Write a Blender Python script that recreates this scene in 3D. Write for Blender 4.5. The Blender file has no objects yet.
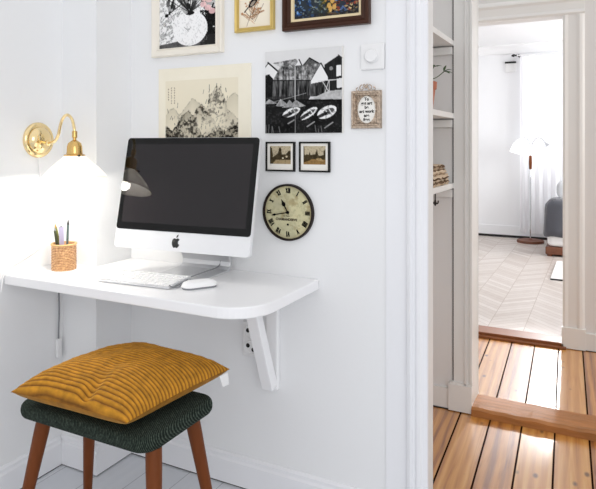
import bpy, bmesh, math, random
import numpy as np
from mathutils import Vector, Matrix
random.seed(7); RS = np.random.RandomState(5)
PI = math.pi
C = bpy.context.scene.collection

# ------------------------------------------------------------------ materials
def lin(c):
    return tuple((v/255/12.92 if v/255 <= .04045 else ((v/255+.055)/1.055)**2.4) for v in c[:3])

def mat(name, rgb, rough=.5, metal=0., var=.04, scale=12., bump=0., bscale=60., spec=.5, emit=0., trans=0.,
        coat=0., sheen=0., stretch=(1, 1, 1)):
    """procedural principled material: base colour varied by noise, optional noise bump"""
    m = bpy.data.materials.new(name); m.use_nodes = True
    nt = m.node_tree; N = nt.nodes; L = nt.links
    b = N['Principled BSDF']
    tc = N.new('ShaderNodeTexCoord'); mp = N.new('ShaderNodeMapping'); mp.inputs['Scale'].default_value = stretch
    L.new(tc.outputs['Object'], mp.inputs['Vector'])
    nz = N.new('ShaderNodeTexNoise'); nz.inputs['Scale'].default_value = scale; nz.inputs['Detail'].default_value = 4
    L.new(mp.outputs['Vector'], nz.inputs['Vector'])
    mx = N.new('ShaderNodeMix'); mx.data_type = 'RGBA'
    c = lin(rgb)
    mx.inputs['A'].default_value = tuple(v*(1-var) for v in c)+(1,)
    mx.inputs['B'].default_value = tuple(min(1, v*(1+var)) for v in c)+(1,)
    L.new(nz.outputs['Fac'], mx.inputs['Factor']); L.new(mx.outputs['Result'], b.inputs['Base Color'])
    b.inputs['Roughness'].default_value = rough; b.inputs['Metallic'].default_value = metal
    b.inputs['Specular IOR Level'].default_value = spec
    if coat: b.inputs['Coat Weight'].default_value = coat; b.inputs['Coat Roughness'].default_value = .08
    if sheen: b.inputs['Sheen Weight'].default_value = sheen
    if emit:
        L.new(mx.outputs['Result'], b.inputs['Emission Color']); b.inputs['Emission Strength'].default_value = emit
    if trans:
        tr = N.new('ShaderNodeBsdfTranslucent'); L.new(mx.outputs['Result'], tr.inputs['Color'])
        ms = N.new('ShaderNodeMixShader'); ms.inputs[0].default_value = trans
        L.new(b.outputs[0], ms.inputs[1]); L.new(tr.outputs[0], ms.inputs[2])
        L.new(ms.outputs[0], N['Material Output'].inputs['Surface'])
    if bump:
        n2 = N.new('ShaderNodeTexNoise'); n2.inputs['Scale'].default_value = bscale; n2.inputs['Detail'].default_value = 3
        L.new(mp.outputs['Vector'], n2.inputs['Vector'])
        bp = N.new('ShaderNodeBump'); bp.inputs['Strength'].default_value = bump; bp.inputs['Distance'].default_value = .01
        L.new(n2.outputs['Fac'], bp.inputs['Height']); L.new(bp.outputs['Normal'], b.inputs['Normal'])
    return m

def paint_mat(name, rough=.6, spec=.3):
    m = bpy.data.materials.new(name); m.use_nodes = True
    nt = m.node_tree; b = nt.nodes['Principled BSDF']
    a = nt.nodes.new('ShaderNodeAttribute'); a.attribute_name = 'paint'
    nt.links.new(a.outputs['Color'], b.inputs['Base Color'])
    b.inputs['Roughness'].default_value = rough; b.inputs['Specular IOR Level'].default_value = spec
    return m

def math_node(nt, op, a, b=None, c=None):
    n = nt.nodes.new('ShaderNodeMath'); n.operation = op
    for i, v in enumerate((a, b, c)):
        if v is None: continue
        if isinstance(v, (int, float)): n.inputs[i].default_value = v
        else: nt.links.new(v, n.inputs[i])
    return n.outputs[0]

def ramp(nt, fac, stops):
    r = nt.nodes.new('ShaderNodeValToRGB')
    while len(r.color_ramp.elements) < len(stops): r.color_ramp.elements.new(.5)
    for e, (p, col) in zip(r.color_ramp.elements, stops):
        e.position = p; e.color = lin(col)+(1,)
    nt.links.new(fac, r.inputs['Fac']); return r.outputs['Color']

def mixc(nt, fac, a, b, mode='MIX'):
    n = nt.nodes.new('ShaderNodeMix'); n.data_type = 'RGBA'; n.blend_type = mode
    for key, v in (('Factor', fac), ('A', a), ('B', b)):
        if isinstance(v, tuple): n.inputs[key].default_value = v if len(v) == 4 else v+(1,)
        elif isinstance(v, (int, float)): n.inputs[key].default_value = v
        else: nt.links.new(v, n.inputs[key])
    return n.outputs['Result']

def plank_mat(name, pitch, skew, x0, gap, stops, gapcol, rough, knots=True, grain=1., coat=0., spec=.5):
    """boards running along Y; x position and skew are real board positions in metres"""
    m = bpy.data.materials.new(name); m.use_nodes = True
    nt = m.node_tree; N = nt.nodes; L = nt.links; b = N['Principled BSDF']
    tc = N.new('ShaderNodeTexCoord'); sp = N.new('ShaderNodeSeparateXYZ'); L.new(tc.outputs['Object'], sp.inputs[0])
    x = math_node(nt, 'ADD', math_node(nt, 'MULTIPLY', sp.outputs['Y'], skew), sp.outputs['X'])
    q = math_node(nt, 'DIVIDE', math_node(nt, 'ADD', x, x0), pitch)
    idx = math_node(nt, 'FLOOR', q); fr = math_node(nt, 'FRACT', q)
    wn = N.new('ShaderNodeTexWhiteNoise'); wn.noise_dimensions = '1D'; L.new(idx, wn.inputs['W'])
    cb = N.new('ShaderNodeCombineXYZ')
    L.new(math_node(nt, 'MULTIPLY', x, 48.), cb.inputs[0])
    L.new(math_node(nt, 'ADD', math_node(nt, 'MULTIPLY', sp.outputs['Y'], 2.2), math_node(nt, 'MULTIPLY', wn.outputs['Value'], 37.)), cb.inputs[1])
    nz = N.new('ShaderNodeTexNoise'); nz.inputs['Scale'].default_value = 1.; nz.inputs['Detail'].default_value = 6; nz.inputs['Distortion'].default_value = 1.2
    L.new(cb.outputs[0], nz.inputs['Vector'])
    # flowing annual rings
    wv = N.new('ShaderNodeTexWave'); wv.wave_type = 'BANDS'; wv.bands_direction = 'X'
    wv.inputs['Scale'].default_value = .16; wv.inputs['Distortion'].default_value = 9.; wv.inputs['Detail'].default_value = 2.; wv.inputs['Detail Scale'].default_value = .35
    L.new(cb.outputs[0], wv.inputs['Vector'])
    f = math_node(nt, 'ADD', math_node(nt, 'MULTIPLY', nz.outputs['Fac'], .66*grain), math_node(nt, 'MULTIPLY', wv.outputs['Fac'], .22*grain))
    f = math_node(nt, 'ADD', f, math_node(nt, 'MULTIPLY', math_node(nt, 'SUBTRACT', wn.outputs['Value'], .5), .28))
    col = ramp(nt, f, stops)
    if knots:
        cb2 = N.new('ShaderNodeCombineXYZ')
        L.new(math_node(nt, 'MULTIPLY', x, 13.), cb2.inputs[0]); L.new(math_node(nt, 'MULTIPLY', sp.outputs['Y'], 6.5), cb2.inputs[1])
        vo = N.new('ShaderNodeTexVoronoi'); vo.inputs['Scale'].default_value = 1.; L.new(cb2.outputs[0], vo.inputs['Vector'])
        kn = N.new('ShaderNodeMapRange'); kn.inputs['From Min'].default_value = .06; kn.inputs['From Max'].default_value = .15
        kn.inputs['To Min'].default_value = .85; kn.inputs['To Max'].default_value = 0.; L.new(vo.outputs['Distance'], kn.inputs['Value'])
        col = mixc(nt, kn.outputs['Result'], col, lin((84, 44, 16)))
    g = math_node(nt, 'LESS_THAN', fr, gap)
    col = mixc(nt, g, col, lin(gapcol))
    L.new(col, b.inputs['Base Color'])
    bp = N.new('ShaderNodeBump'); bp.inputs['Strength'].default_value = .5; bp.inputs['Distance'].default_value = .004
    L.new(math_node(nt, 'SUBTRACT', math_node(nt, 'MULTIPLY', nz.outputs['Fac'], .12), g), bp.inputs['Height']); L.new(bp.outputs[0], b.inputs['Normal'])
    b.inputs['Roughness'].default_value = rough; b.inputs['Specular IOR Level'].default_value = spec
    if coat:
        L.new(math_node(nt, 'MULTIPLY', math_node(nt, 'SUBTRACT', 1., g), coat), b.inputs['Coat Weight']); b.inputs['Coat Roughness'].default_value = .22; b.inputs['Coat IOR'].default_value = 2.1
    L.new(math_node(nt, 'MULTIPLY', math_node(nt, 'SUBTRACT', 1., g), spec), b.inputs['Specular IOR Level'])
    return m

def herringbone_mat(name):
    m = bpy.data.materials.new(name); m.use_nodes = True
    nt = m.node_tree; N = nt.nodes; L = nt.links; b = N['Principled BSDF']
    tc = N.new('ShaderNodeTexCoord'); sp = N.new('ShaderNodeSeparateXYZ'); L.new(tc.outputs['Object'], sp.inputs[0])
    X, Y = sp.outputs['X'], sp.outputs['Y']
    colw = .22; staveh = .07
    q = math_node(nt, 'DIVIDE', X, colw); ci = math_node(nt, 'FLOOR', q); fr = math_node(nt, 'FRACT', q)
    zig = math_node(nt, 'MULTIPLY', math_node(nt, 'PINGPONG', q, 1.), colw)
    s = math_node(nt, 'DIVIDE', math_node(nt, 'ADD', Y, zig), staveh)
    si = math_node(nt, 'FLOOR', s); sf = math_node(nt, 'FRACT', s)
    wn = N.new('ShaderNodeTexWhiteNoise'); wn.noise_dimensions = '2D'
    cb = N.new('ShaderNodeCombineXYZ'); L.new(ci, cb.inputs[0]); L.new(si, cb.inputs[1]); L.new(cb.outputs[0], wn.inputs['Vector'])
    nz = N.new('ShaderNodeTexNoise'); nz.inputs['Scale'].default_value = 18.; L.new(tc.outputs['Object'], nz.inputs['Vector'])
    f = math_node(nt, 'ADD', math_node(nt, 'MULTIPLY', wn.outputs['Value'], .6), math_node(nt, 'MULTIPLY', nz.outputs['Fac'], .4))
    col = ramp(nt, f, [(.1, (196, 183, 174)), (.5, (210, 200, 192)), (.9, (224, 216, 210))])
    g = math_node(nt, 'MAXIMUM', math_node(nt, 'LESS_THAN', sf, .06), math_node(nt, 'LESS_THAN', fr, .02))
    L.new(mixc(nt, g, col, lin((176, 160, 148))), b.inputs['Base Color'])
    b.inputs['Roughness'].default_value = .3
    return m

def weave_mat(name, a_, b_, scale, rot=0., bump=.6, band='X', rough=.85, wmix=.6, nsc=220.):
    m = bpy.data.materials.new(name); m.use_nodes = True
    nt = m.node_tree; N = nt.nodes; L = nt.links; b = N['Principled BSDF']
    tc = N.new('ShaderNodeTexCoord'); mp = N.new('ShaderNodeMapping'); mp.inputs['Rotation'].default_value = (0, 0, rot)
    L.new(tc.outputs['Object'], mp.inputs['Vector'])
    wv = N.new('ShaderNodeTexWave'); wv.bands_direction = band; wv.inputs['Scale'].default_value = scale
    wv.inputs['Distortion'].default_value = .6; wv.inputs['Detail'].default_value = 2.; L.new(mp.outputs[0], wv.inputs['Vector'])
    nz = N.new('ShaderNodeTexNoise'); nz.inputs['Scale'].default_value = nsc; nz.inputs['Detail'].default_value = 1.; L.new(mp.outputs[0], nz.inputs['Vector'])
    f = math_node(nt, 'ADD', math_node(nt, 'MULTIPLY', wv.outputs['Fac'], wmix), math_node(nt, 'MULTIPLY', nz.outputs['Fac'], 1-wmix))
    L.new(ramp(nt, f, [(.2, a_), (.8, b_)]), b.inputs['Base Color'])
    bp = N.new('ShaderNodeBump'); bp.inputs['Strength'].default_value = bump; bp.inputs['Distance'].default_value = .003
    L.new(f, bp.inputs['Height']); L.new(bp.outputs[0], b.inputs['Normal'])
    b.inputs['Roughness'].default_value = rough; b.inputs['Sheen Weight'].default_value = .15
    b.inputs['Specular IOR Level'].default_value = .25
    return m

def rib_mat(name):
    m = bpy.data.materials.new(name); m.use_nodes = True
    nt = m.node_tree; N = nt.nodes; L = nt.links; b = N['Principled BSDF']
    tc = N.new('ShaderNodeTexCoord'); sp = N.new('ShaderNodeSeparateXYZ'); L.new(tc.outputs['Object'], sp.inputs[0])
    nz = N.new('ShaderNodeTexNoise'); nz.inputs['Scale'].default_value = 160.; L.new(tc.outputs['Object'], nz.inputs['Vector'])
    q = math_node(nt, 'ADD', math_node(nt, 'ADD', math_node(nt, 'MULTIPLY', sp.outputs['X'], 1150.), math_node(nt, 'MULTIPLY', sp.outputs['Y'], 560.)), math_node(nt, 'MULTIPLY', nz.outputs['Fac'], 3.5))
    a = math_node(nt, 'SINE', math_node(nt, 'ADD', q, math_node(nt, 'MULTIPLY', sp.outputs['Z'], 500.)))
    f = math_node(nt, 'ADD', math_node(nt, 'MULTIPLY', a, .32), math_node(nt, 'MULTIPLY', nz.outputs['Fac'], .9))
    L.new(ramp(nt, f, [(.1, (18, 25, 21)), (.5, (36, 46, 40)), (.9, (78, 88, 78))]), b.inputs['Base Color'])
    bp = N.new('ShaderNodeBump'); bp.inputs['Strength'].default_value = .5; bp.inputs['Distance'].default_value = .002
    L.new(f, bp.inputs['Height']); L.new(bp.outputs[0], b.inputs['Normal'])
    b.inputs['Roughness'].default_value = .9; b.inputs['Specular IOR Level'].default_value = .15
    return m

M = dict(
    wall=mat('white wall paint', (237, 238, 239), .6, var=.012, scale=2.5, bump=.03, bscale=90),
    wallwarm=mat('warm grey hall paint', (226, 224, 222), .55, var=.015, scale=3, bump=.03, bscale=90),
    wallbed=mat('bedroom wall paint', (243, 244, 246), .6, var=.01, scale=2),
    trim=mat('white gloss trim', (238, 239, 242), .35, var=.012, scale=6),
    trimwarm=mat('cream gloss trim', (232, 231, 228), .35, var=.015, scale=6),
    dark=mat('dark gap shadow', (38, 36, 38), .8),  # near-black colour for strips that stand in for shade in gaps
    ceil=mat('ceiling paint', (240, 240, 241), .7, var=.01),
    desk=mat('white lacquered board', (243, 243, 244), .28, var=.008, scale=5),
    alu=mat('silver aluminium', (222, 223, 225), .32, metal=.75, var=.02, scale=30),
    aluw=mat('pale satin aluminium', (232, 233, 235), .38, metal=.25, var=.01, scale=30),
    glass=mat('black glossy glass', (4, 4, 4), .03, spec=.3, var=.02),
    lcd=mat('dark display', (26, 22, 24), .04, spec=.42, var=.03, scale=3),
    black=mat('matt black', (14, 14, 15), .5, var=.1),
    key=mat('white keycap', (244, 244, 244), .4, var=.01),
    brass=mat('polished brass', (242, 218, 166), .13, metal=1., var=.05, scale=8),
    brassdk=mat('aged brass', (222, 184, 116), .16, metal=1., var=.08, scale=20),
    shade=mat('white enamel shade', (250, 248, 244), .35, var=.005, trans=.5),
    cord=mat('white cord', (246, 246, 246), .5, var=.02),
    greycord=mat('grey cord', (132, 134, 138), .5, var=.02),
    teak=mat('oiled teak', (110, 56, 18), .5, spec=.25, var=.25, scale=9, stretch=(6, 6, .8), bump=.04, bscale=40),
    green=rib_mat('dark green ribbed cloth'),
    rattan=None,
    cream=mat('cream painted wood', (238, 232, 220), .45, var=.03, scale=10),
    gold=mat('gilt wood', (206, 180, 106), .4, metal=.35, var=.1, scale=25),
    oak=mat('dark walnut', (62, 34, 20), .45, spec=.25, var=.25, scale=12, stretch=(2, 2, 2), bump=.05, bscale=70),
    liner=mat('cream gilt liner', (226, 208, 168), .5, var=.06, scale=30),
    blackwood=mat('black lacquered wood', (14, 13, 13), .45, spec=.2, var=.1),
    paper=mat('white mount card', (240, 238, 232), .7, var=.01),
    pewter=mat('antique silver', (186, 168, 150), .28, metal=.8, var=.6, scale=110, bump=.6, bscale=150),
    rim=mat('dark brown clock rim', (30, 20, 18), .5, spec=.25, var=.15),
    ink=mat('black ink', (10, 9, 9), .8, spec=.1, var=.05),
    softink=mat('faded brown ink', (60, 50, 36), .7, var=.1),
    plastic=mat('white plastic', (236, 236, 236), .3, var=.01),
    terracotta=mat('terracotta clay', (176, 108, 82), .75, var=.1, scale=25, bump=.1),
    leaf=mat('green leaf', (62, 92, 44), .5, var=.25, scale=40),
    soil=mat('potting soil', (50, 36, 28), .95, var=.3, bump=.4),
    iron=mat('black iron', (52, 48, 46), .45, metal=.6, var=.1),
    ceramic=mat('white ceramic', (240, 238, 234), .15, var=.01),
    pine=mat('worn pine beam', (172, 114, 62), .5, var=.5, scale=5, stretch=(1.5, 9, 9), bump=.25, bscale=30),
    redpine=mat('brown varnished threshold', (134, 80, 44), .35, var=.2, scale=7, stretch=(.8, 8, 8)),
    chrome=mat('chrome', (205, 206, 210), .12, metal=1., var=.02),
    curtain=mat('sheer white cotton', (250, 250, 252), .8, var=.005, trans=.5),
    throw=mat('charcoal wool throw', (78, 79, 86), .95, var=.14, scale=160, bump=.3, bscale=260, sheen=.3),
    linen=mat('white linen', (240, 239, 238), .85, var=.02, bump=.1, bscale=120),
    greylinen=mat('pale grey linen', (205, 207, 210), .85, var=.03),
    bedwood=mat('brown bed wood', (112, 66, 44), .5, var=.2, scale=12),
    rug=mat('white wool rug', (240, 238, 236), .95, var=.03, bump=.3, bscale=300),
    paint=paint_mat('picture paint', .5, .15),
    silk=paint_mat('matt paper print', .9, .05),
)

# ------------------------------------------------------------------ geometry helpers
def bx(bm, x0, x1, y0, y1, z0, z1):
    r = bmesh.ops.create_cube(bm, size=1)
    for v in r['verts']:
        v.co = Vector(((x0+x1)/2+v.co.x*(x1-x0), (y0+y1)/2+v.co.y*(y1-y0), (z0+z1)/2+v.co.z*(z1-z0)))
    return r['verts']

def tube(bm, pts, rad, seg=10, cap=True):
    pts = [Vector(p) for p in pts]; n = len(pts)
    if not hasattr(rad, '__len__'): rad = [rad]*n
    rings = []; up = None
    for i, p in enumerate(pts):
        t = (pts[min(i+1, n-1)]-pts[max(i-1, 0)]).normalized()
        if up is None: up = Vector((0, 0, 1)) if abs(t.z) < .9 else Vector((1, 0, 0))
        s = t.cross(up)
        if s.length < 1e-6: s = t.orthogonal()
        s.normalize(); up = s.cross(t).normalized()
        rings.append([bm.verts.new(p+(s*math.cos(2*PI*k/seg)+up*math.sin(2*PI*k/seg))*rad[i]) for k in range(seg)])
    for a, b in zip(rings, rings[1:]):
        for k in range(seg): bm.faces.new((a[k], a[(k+1) % seg], b[(k+1) % seg], b[k]))
    if cap: bm.faces.new(rings[0][::-1]); bm.faces.new(rings[-1])

def spline(ctrl, n=8):
    """Catmull-Rom through control points"""
    P = [Vector(p) for p in ctrl]; P = [2*P[0]-P[1]]+P+[2*P[-1]-P[-2]]; out = []
    for i in range(1, len(P)-2):
        for k in range(n):
            t = k/n; a, b, c, d = P[i-1:i+3]
            out.append(.5*((2*b)+(c-a)*t+(2*a-5*b+4*c-d)*t*t+(3*b-a-3*c+d)*t**3))
    out.append(P[-2]); return out

def lathe(bm, prof, seg=32, axis='Z', off=(0, 0, 0), close=False):
    rings = []
    for r, h in prof:
        ring = []
        for k in range(seg):
            a = 2*PI*k/seg
            if axis == 'Z': co = (r*math.cos(a), r*math.sin(a), h)
            elif axis == 'Y': co = (r*math.cos(a), h, r*math.sin(a))
            else: co = (h, r*math.cos(a), r*math.sin(a))
            ring.append(bm.verts.new(Vector(co)+Vector(off)))
        rings.append(ring)
    for a, b in zip(rings, rings[1:]):
        for k in range(seg): bm.faces.new((a[k], a[(k+1) % seg], b[(k+1) % seg], b[k]))
    if close:
        for r_ in (rings[0], rings[-1]):
            if len(set(tuple(round(c, 6) for c in v.co) for v in r_)) > 2: bm.faces.new(r_)

def prism(bm, poly, lo, hi, axis='Z'):
    """extrude 2D polygon. axis Z: (x,y); Y: (x,z); X: (y,z)"""
    def co(p, h): return {'Z': (p[0], p[1], h), 'Y': (p[0], h, p[1]), 'X': (h, p[0], p[1])}[axis]
    a = [bm.verts.new(co(p, lo)) for p in poly]; b = [bm.verts.new(co(p, hi)) for p in poly]
    n = len(poly)
    bm.faces.new(a[::-1]); bm.faces.new(b)
    for k in range(n): bm.faces.new((a[k], a[(k+1) % n], b[(k+1) % n], b[k]))

def rrect(w, d, r, n=6):
    out = []
    for cx, cy, a0 in ((w/2-r, d/2-r, 0), (-w/2+r, d/2-r, PI/2), (-w/2+r, -d/2+r, PI), (w/2-r, -d/2+r, 1.5*PI)):
        for k in range(n+1):
            a = a0+PI/2*k/n; out.append((cx+r*math.cos(a), cy+r*math.sin(a)))
    return out

def slab(bm, w, d, r, z0, z1, e, n=7, m=4, crown=0.):
    """rounded-corner slab with rounded top and bottom edges"""
    rings = []
    lev = [(e*(1-math.sin(PI/2*k/m)), z0+e*(1-math.cos(PI/2*k/m))) for k in range(m+1)]
    lev += [(e*(1-math.cos(PI/2*k/m)), z1-e*(1-math.sin(PI/2*k/m))) for k in range(m+1)]
    for ins, z in lev:
        rings.append([bm.verts.new((x, y, z)) for x, y in rrect(w-2*ins, d-2*ins, max(r-ins, .002), n)])
    if crown:
        for q in (.8, .55, .25):
            rings.append([bm.verts.new((x*q, y*q, z1+crown*(1-q*q))) for x, y in rrect(w-2*e, d-2*e, max(r-e, .002), n)])
    k_ = len(rings[0])
    for a, b in zip(rings, rings[1:]):
        for k in range(k_): bm.faces.new((a[k], a[(k+1) % k_], b[(k+1) % k_], b[k]))
    bm.faces.new(rings[0][::-1]); bm.faces.new(rings[-1])

def frame_ring(bm, w, h, prof):
    """mitred frame in the XZ plane facing -Y. prof: list of (inset from outer edge, protrusion towards -Y)"""
    rings = []
    for ins, pr in prof:
        x, z = w/2-ins, h/2-ins
        rings.append([bm.verts.new(c) for c in ((-x, -pr, -z), (x, -pr, -z), (x, -pr, z), (-x, -pr, z))])
    for a, b in zip(rings, rings[1:]):
        for k in range(4): bm.faces.new((a[k], a[(k+1) % 4], b[(k+1) % 4], b[k]))

def obj(name, bm, m, parent=None, smooth=False, loc=None, bevel=0., rot=None, angle=40):
    bmesh.ops.recalc_face_normals(bm, faces=bm.faces)
    me = bpy.data.meshes.new(name); bm.to_mesh(me); bm.free()
    if smooth:
        for p in me.polygons: p.use_smooth = True
        try: me.set_sharp_from_angle(angle=math.radians(angle))
        except Exception: pass
    o = bpy.data.objects.new(name, me); C.objects.link(o)
    me.materials.append(m)
    if parent: o.parent = parent
    if loc: o.location = loc
    if rot: o.rotation_euler = rot
    if bevel:
        b = o.modifiers.new('bevel', 'BEVEL'); b.width = bevel; b.segments = 2; b.limit_method = 'ANGLE'
    return o

def thing(name, label, cat, loc=(0, 0, 0), rot=(0, 0, 0), group=None):
    o = bpy.data.objects.new(name, None); C.objects.link(o); o.empty_display_size = .05
    o.location = loc; o.rotation_euler = rot; o['label'] = label; o['category'] = cat
    if group: o['group'] = group
    return o

def tag(o, label, cat, group=None):
    o['label'] = label; o['category'] = cat
    if group: o['group'] = group
    return o

def struct(name, bm, m, bevel=0., parent=None):
    o = obj(name, bm, m, parent, bevel=bevel)
    if not parent: o['kind'] = 'structure'
    return o

def NB(): return bmesh.new()

def simple(name, m, boxes, bevel=0.):
    bm = NB()
    for b in boxes: bx(bm, *b)
    return struct(name, bm, m, bevel)

# ------------------------------------------------------------------ setting
WY = 1.755          # picture wall
LX = -1.805         # left wall
HB = 2.70           # back wall of the hall
BD = 3.82           # wall with the bedroom door
BW = 8.0            # bedroom back wall
white_floor = plank_mat('white painted boards', .145, 0., .03, .02,
    [(.2, (214, 217, 222)), (.8, (228, 230, 234))], (176, 178, 184), .4, knots=False, grain=.5)
pine_floor = plank_mat('lacquered pine boards', .1287, .045, .557-.045*2.68, .055,
    [(.16, (140, 80, 24)), (.38, (192, 126, 50)), (.60, (214, 152, 74)), (.86, (230, 182, 108))], (40, 22, 12), .35, coat=1., spec=.5)

simple('floor', white_floor, [(LX-.1, 2.0, -1.6, WY+.03, -.05, 0)])
simple('floor_hall', pine_floor, [(-1.3, 2.0, WY+.03, BD+.1, -.05, 0)])
simple('floor_bedroom', herringbone_mat('pale herringbone parquet'), [(-2.4, 2.0, BD+.1, BW+.1, -.05, 0)])
simple('wall_left', M['wall'], [(LX-.1, LX, -1.6, WY, 0, 2.7)])
simple('wall_back', M['wall'], [(LX-.1, -.4726, WY, WY+.05, 0, 2.7), (.55, 2.0, WY, WY+.05, 0, 2.7), (-.4576, .55, WY, WY+.05, 2.03, 2.7)])
simple('trim_1', M['wall'], [(LX, -1.63, 1.576, WY, 0, 2.7)])                       # boxed pillar in the corner
# skirting round the desk room
SK = [(0, 0), (.016, 0), (.016, .078), (.011, .086), (.011, .096), (.004, .103), (0, .103)]
def skirt(name, m, along, lo, hi, base, sgn, k=1.):
    bm = NB(); poly = [(base+sgn*a*k, .005+b*k) for a, b in SK]
    prism(bm, poly, lo, hi, along)
    return struct(name, bm, m)
skirt('baseboard_left', M['trim'], 'Y', -1.6, 1.56, LX, 1)
skirt('baseboard_back', M['trim'], 'X', -1.614, -.59, WY, -1)
bm = NB()
prism(bm, [(1.576-a, .005+b) for a, b in SK], LX, -1.6152, 'X')
prism(bm, [(-1.63+a, .005+b) for a, b in SK], 1.5612, WY, 'Y')
struct('baseboard_pillar', bm, M['trim'])
simple('gap_shadow_1', M['dark'], [(LX, LX+.013, -1.6, 1.565, 0, .005), (LX, -1.619, 1.565, 1.58, 0, .005), (-1.63, -1.619, 1.58, WY, 0, .005), (-1.619, -.59, WY-.013, WY, 0, .005)])  # dark strips as painted contact shadow under the desk room skirting
# door casing at the end of the picture wall
CA = [(0, 0), (0, .004), (.066, .005), (.071, .018), (.081, .022), (.087, .012), (.094, .012), (.101, .020), (.112, .020), (.117, .012), (.1324, .012), (.1324, 0)]
bm = NB(); prism(bm, [(-.59+a, WY-b) for a, b in CA], 0, 2.03, 'Z'); prism(bm, [(.672-a, WY-b) for a, b in CA], 0, 2.03, 'Z')
bx(bm, -.59, .672, WY-.024, WY, 2.03, 2.17)
struct('trim_3', bm, M['trim'])
simple('trim_4', M['trimwarm'], [(-.4726, -.4576, WY, WY+.052, 0, 2.03), (.54, .55, WY, WY+.052, 0, 2.03)])
simple('trim_5', M['redpine'], [(-.4576, .54, WY-.02, WY+.05, 0, .006)])
# hall
simple('wall_hall_left', M['wallwarm'], [(-.95, -.85, WY+.06, HB, 0, 2.6)])
simple('wall_hall_back', M['wallwarm'], [(-1.3, -.52, HB, HB+.12, 0, 2.6), (.75, 2.0, HB, HB+.12, 0, 2.6), (-.52, .75, HB, HB+.12, 2.1, 2.6)])
HC = [(0, 0), (0, .014), (.045, .014), (.050, .022), (.056, .022), (.060, .012), (.068, .012), (.073, .020), (.0815, .020), (.0815, 0)]
bm = NB(); prism(bm, [(-.587+a, HB-b) for a, b in HC], .12, 2.1, 'Z')
bx(bm, -.608, -.5055, HB-.026, HB, .004, .122); bx(bm, -.601, -.5055, HB-.022, HB, .122, .13)
prism(bm, [(.835-a, HB-b) for a, b in HC], 0, 2.1, 'Z'); bx(bm, -.587, .835, HB-.016, HB, 2.1, 2.2)
struct('trim_6', bm, M['trimwarm'])
simple('trim_7', M['trimwarm'], [(-.52, -.5055, HB-.0, HB+.125, 0, 2.1), (.735, .75, HB, HB+.125, 0, 2.1), (-.535, -.5055, HB+.12, HB+.14, 0, 2.1)])
simple('baseboard_hall', M['trimwarm'], [(-.85, -.609, HB-.014, HB, .005, .095)])
simple('gap_shadow_2', M['dark'], [(-.85, -.5055, HB-.018, HB-.002, 0, .005), (-.594, -.587, HB-.003, HB+.001, .095, 2.5)])  # dark strips as painted shade: under the hall skirting, beside the casing
# worn beam under the hall doorway
bm = NB(); n = 40
for i in range(n+1):
    x = -.5055+(.735+.5055)*i/n; w = .008*math.sin(i*1.7)+.006*math.sin(i*.9)
    for y, z in ((HB-.035, 0), (HB-.037, .028+w*.25), (HB-.024, .037+w*.2), (HB+.05, .039), (HB+.125, .036+w*.1), (HB+.13, 0)):
        bm.verts.new((x, y, z))
bm.verts.ensure_lookup_table()
for i in range(n):
    for k in range(5):
        a = i*6+k; bm.faces.new([bm.verts[j] for j in (a, a+1, a+7, a+6)])
bm.faces.new([bm.verts[k] for k in range(6)]); bm.faces.new([bm.verts[n*6+k] for k in range(6)])
struct('trim_9', bm, M['pine'])
# wall with the bedroom door
simple('wall_bedroom_door', M['wallwarm'], [(-1.3, -.96, BD, BD+.1, 0, 2.6), (-.185, 2.0, BD, BD+.1, 0, 2.6), (-.96, -.185, BD, BD+.1, 1.968, 2.6)])
BC = [(0, 0), (0, .020), (.012, .026), (.03, .018), (.075, .018), (.09, .026), (.105, .022), (.117, .012), (.117, 0)]
bm = NB(); prism(bm, [(-.195+a, BD-b) for a, b in BC], .12, 1.958, 'Z'); prism(bm, [(-.95-a, BD-b) for a, b in BC], .12, 1.958, 'Z')
prism(bm, [(BD-b, 1.958+a) for a, b in BC], -1.067, -.078, 'X')
bx(bm, -.2, -.073, BD-.03, BD, .004, .125); bx(bm, -1.072, -.945, BD-.03, BD, .004, .125)
struct('trim_10', bm, M['trimwarm'])
simple('trim_11', M['trimwarm'], [(-.195, -.185, BD, BD+.1, 0, 1.968), (-.96, -.95, BD, BD+.1, 0, 1.968), (-.95, -.195, BD, BD+.1, 1.958, 1.968)])
simple('baseboard_right', M['trimwarm'], [(-.073, 2.0, BD-.016, BD, .004, .10)])
simple('gap_shadow_3', M['dark'], [(-.2, 2.0, BD-.02, BD-.002, 0, .004)])  # dark strip as painted contact shadow under the landing skirting
simple('trim_13', M['redpine'], [(-.95, -.187, BD-.03, BD+.11, .0, .03), (-.95, -.175, BD-.055, BD-.03, 0, .014)], bevel=.004)
simple('wall_landing_left', M['wallwarm'], [(-1.3, -1.2, HB+.12, BD, 0, 2.6)])
# bedroom
simple('wall_bedroom_back', M['wallbed'], [(-2.4, 2.0, BW, BW+.1, 0, 2.6)])
simple('wall_bedroom_left', M['wallbed'], [(-2.5, -2.4, BD+.1, BW+.1, 0, 2.6)])
simple('ceiling_bedroom', M['ceil'], [(-2.5, 2.0, BD+.1, BW+.1, 2.47, 2.55)])
bm = NB(); prism(bm, [(BW, 2.47), (BW-.10, 2.47), (BW-.10, 2.45), (BW-.05, 2.42), (BW-.02, 2.36), (BW, 2.36)], -2.4, 2.0, 'X')
struct('trim_14', bm, M['ceil'])
simple('baseboard_bedroom', M['wallbed'], [(-2.4, 2.0, BW-.02, BW, .03, .15)])
simple('gap_shadow_4', M['dark'], [(-2.4, 2.0, BW-.024, BW, 0, .03)])  # dark strip as painted shade below the bedroom skirting

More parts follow.
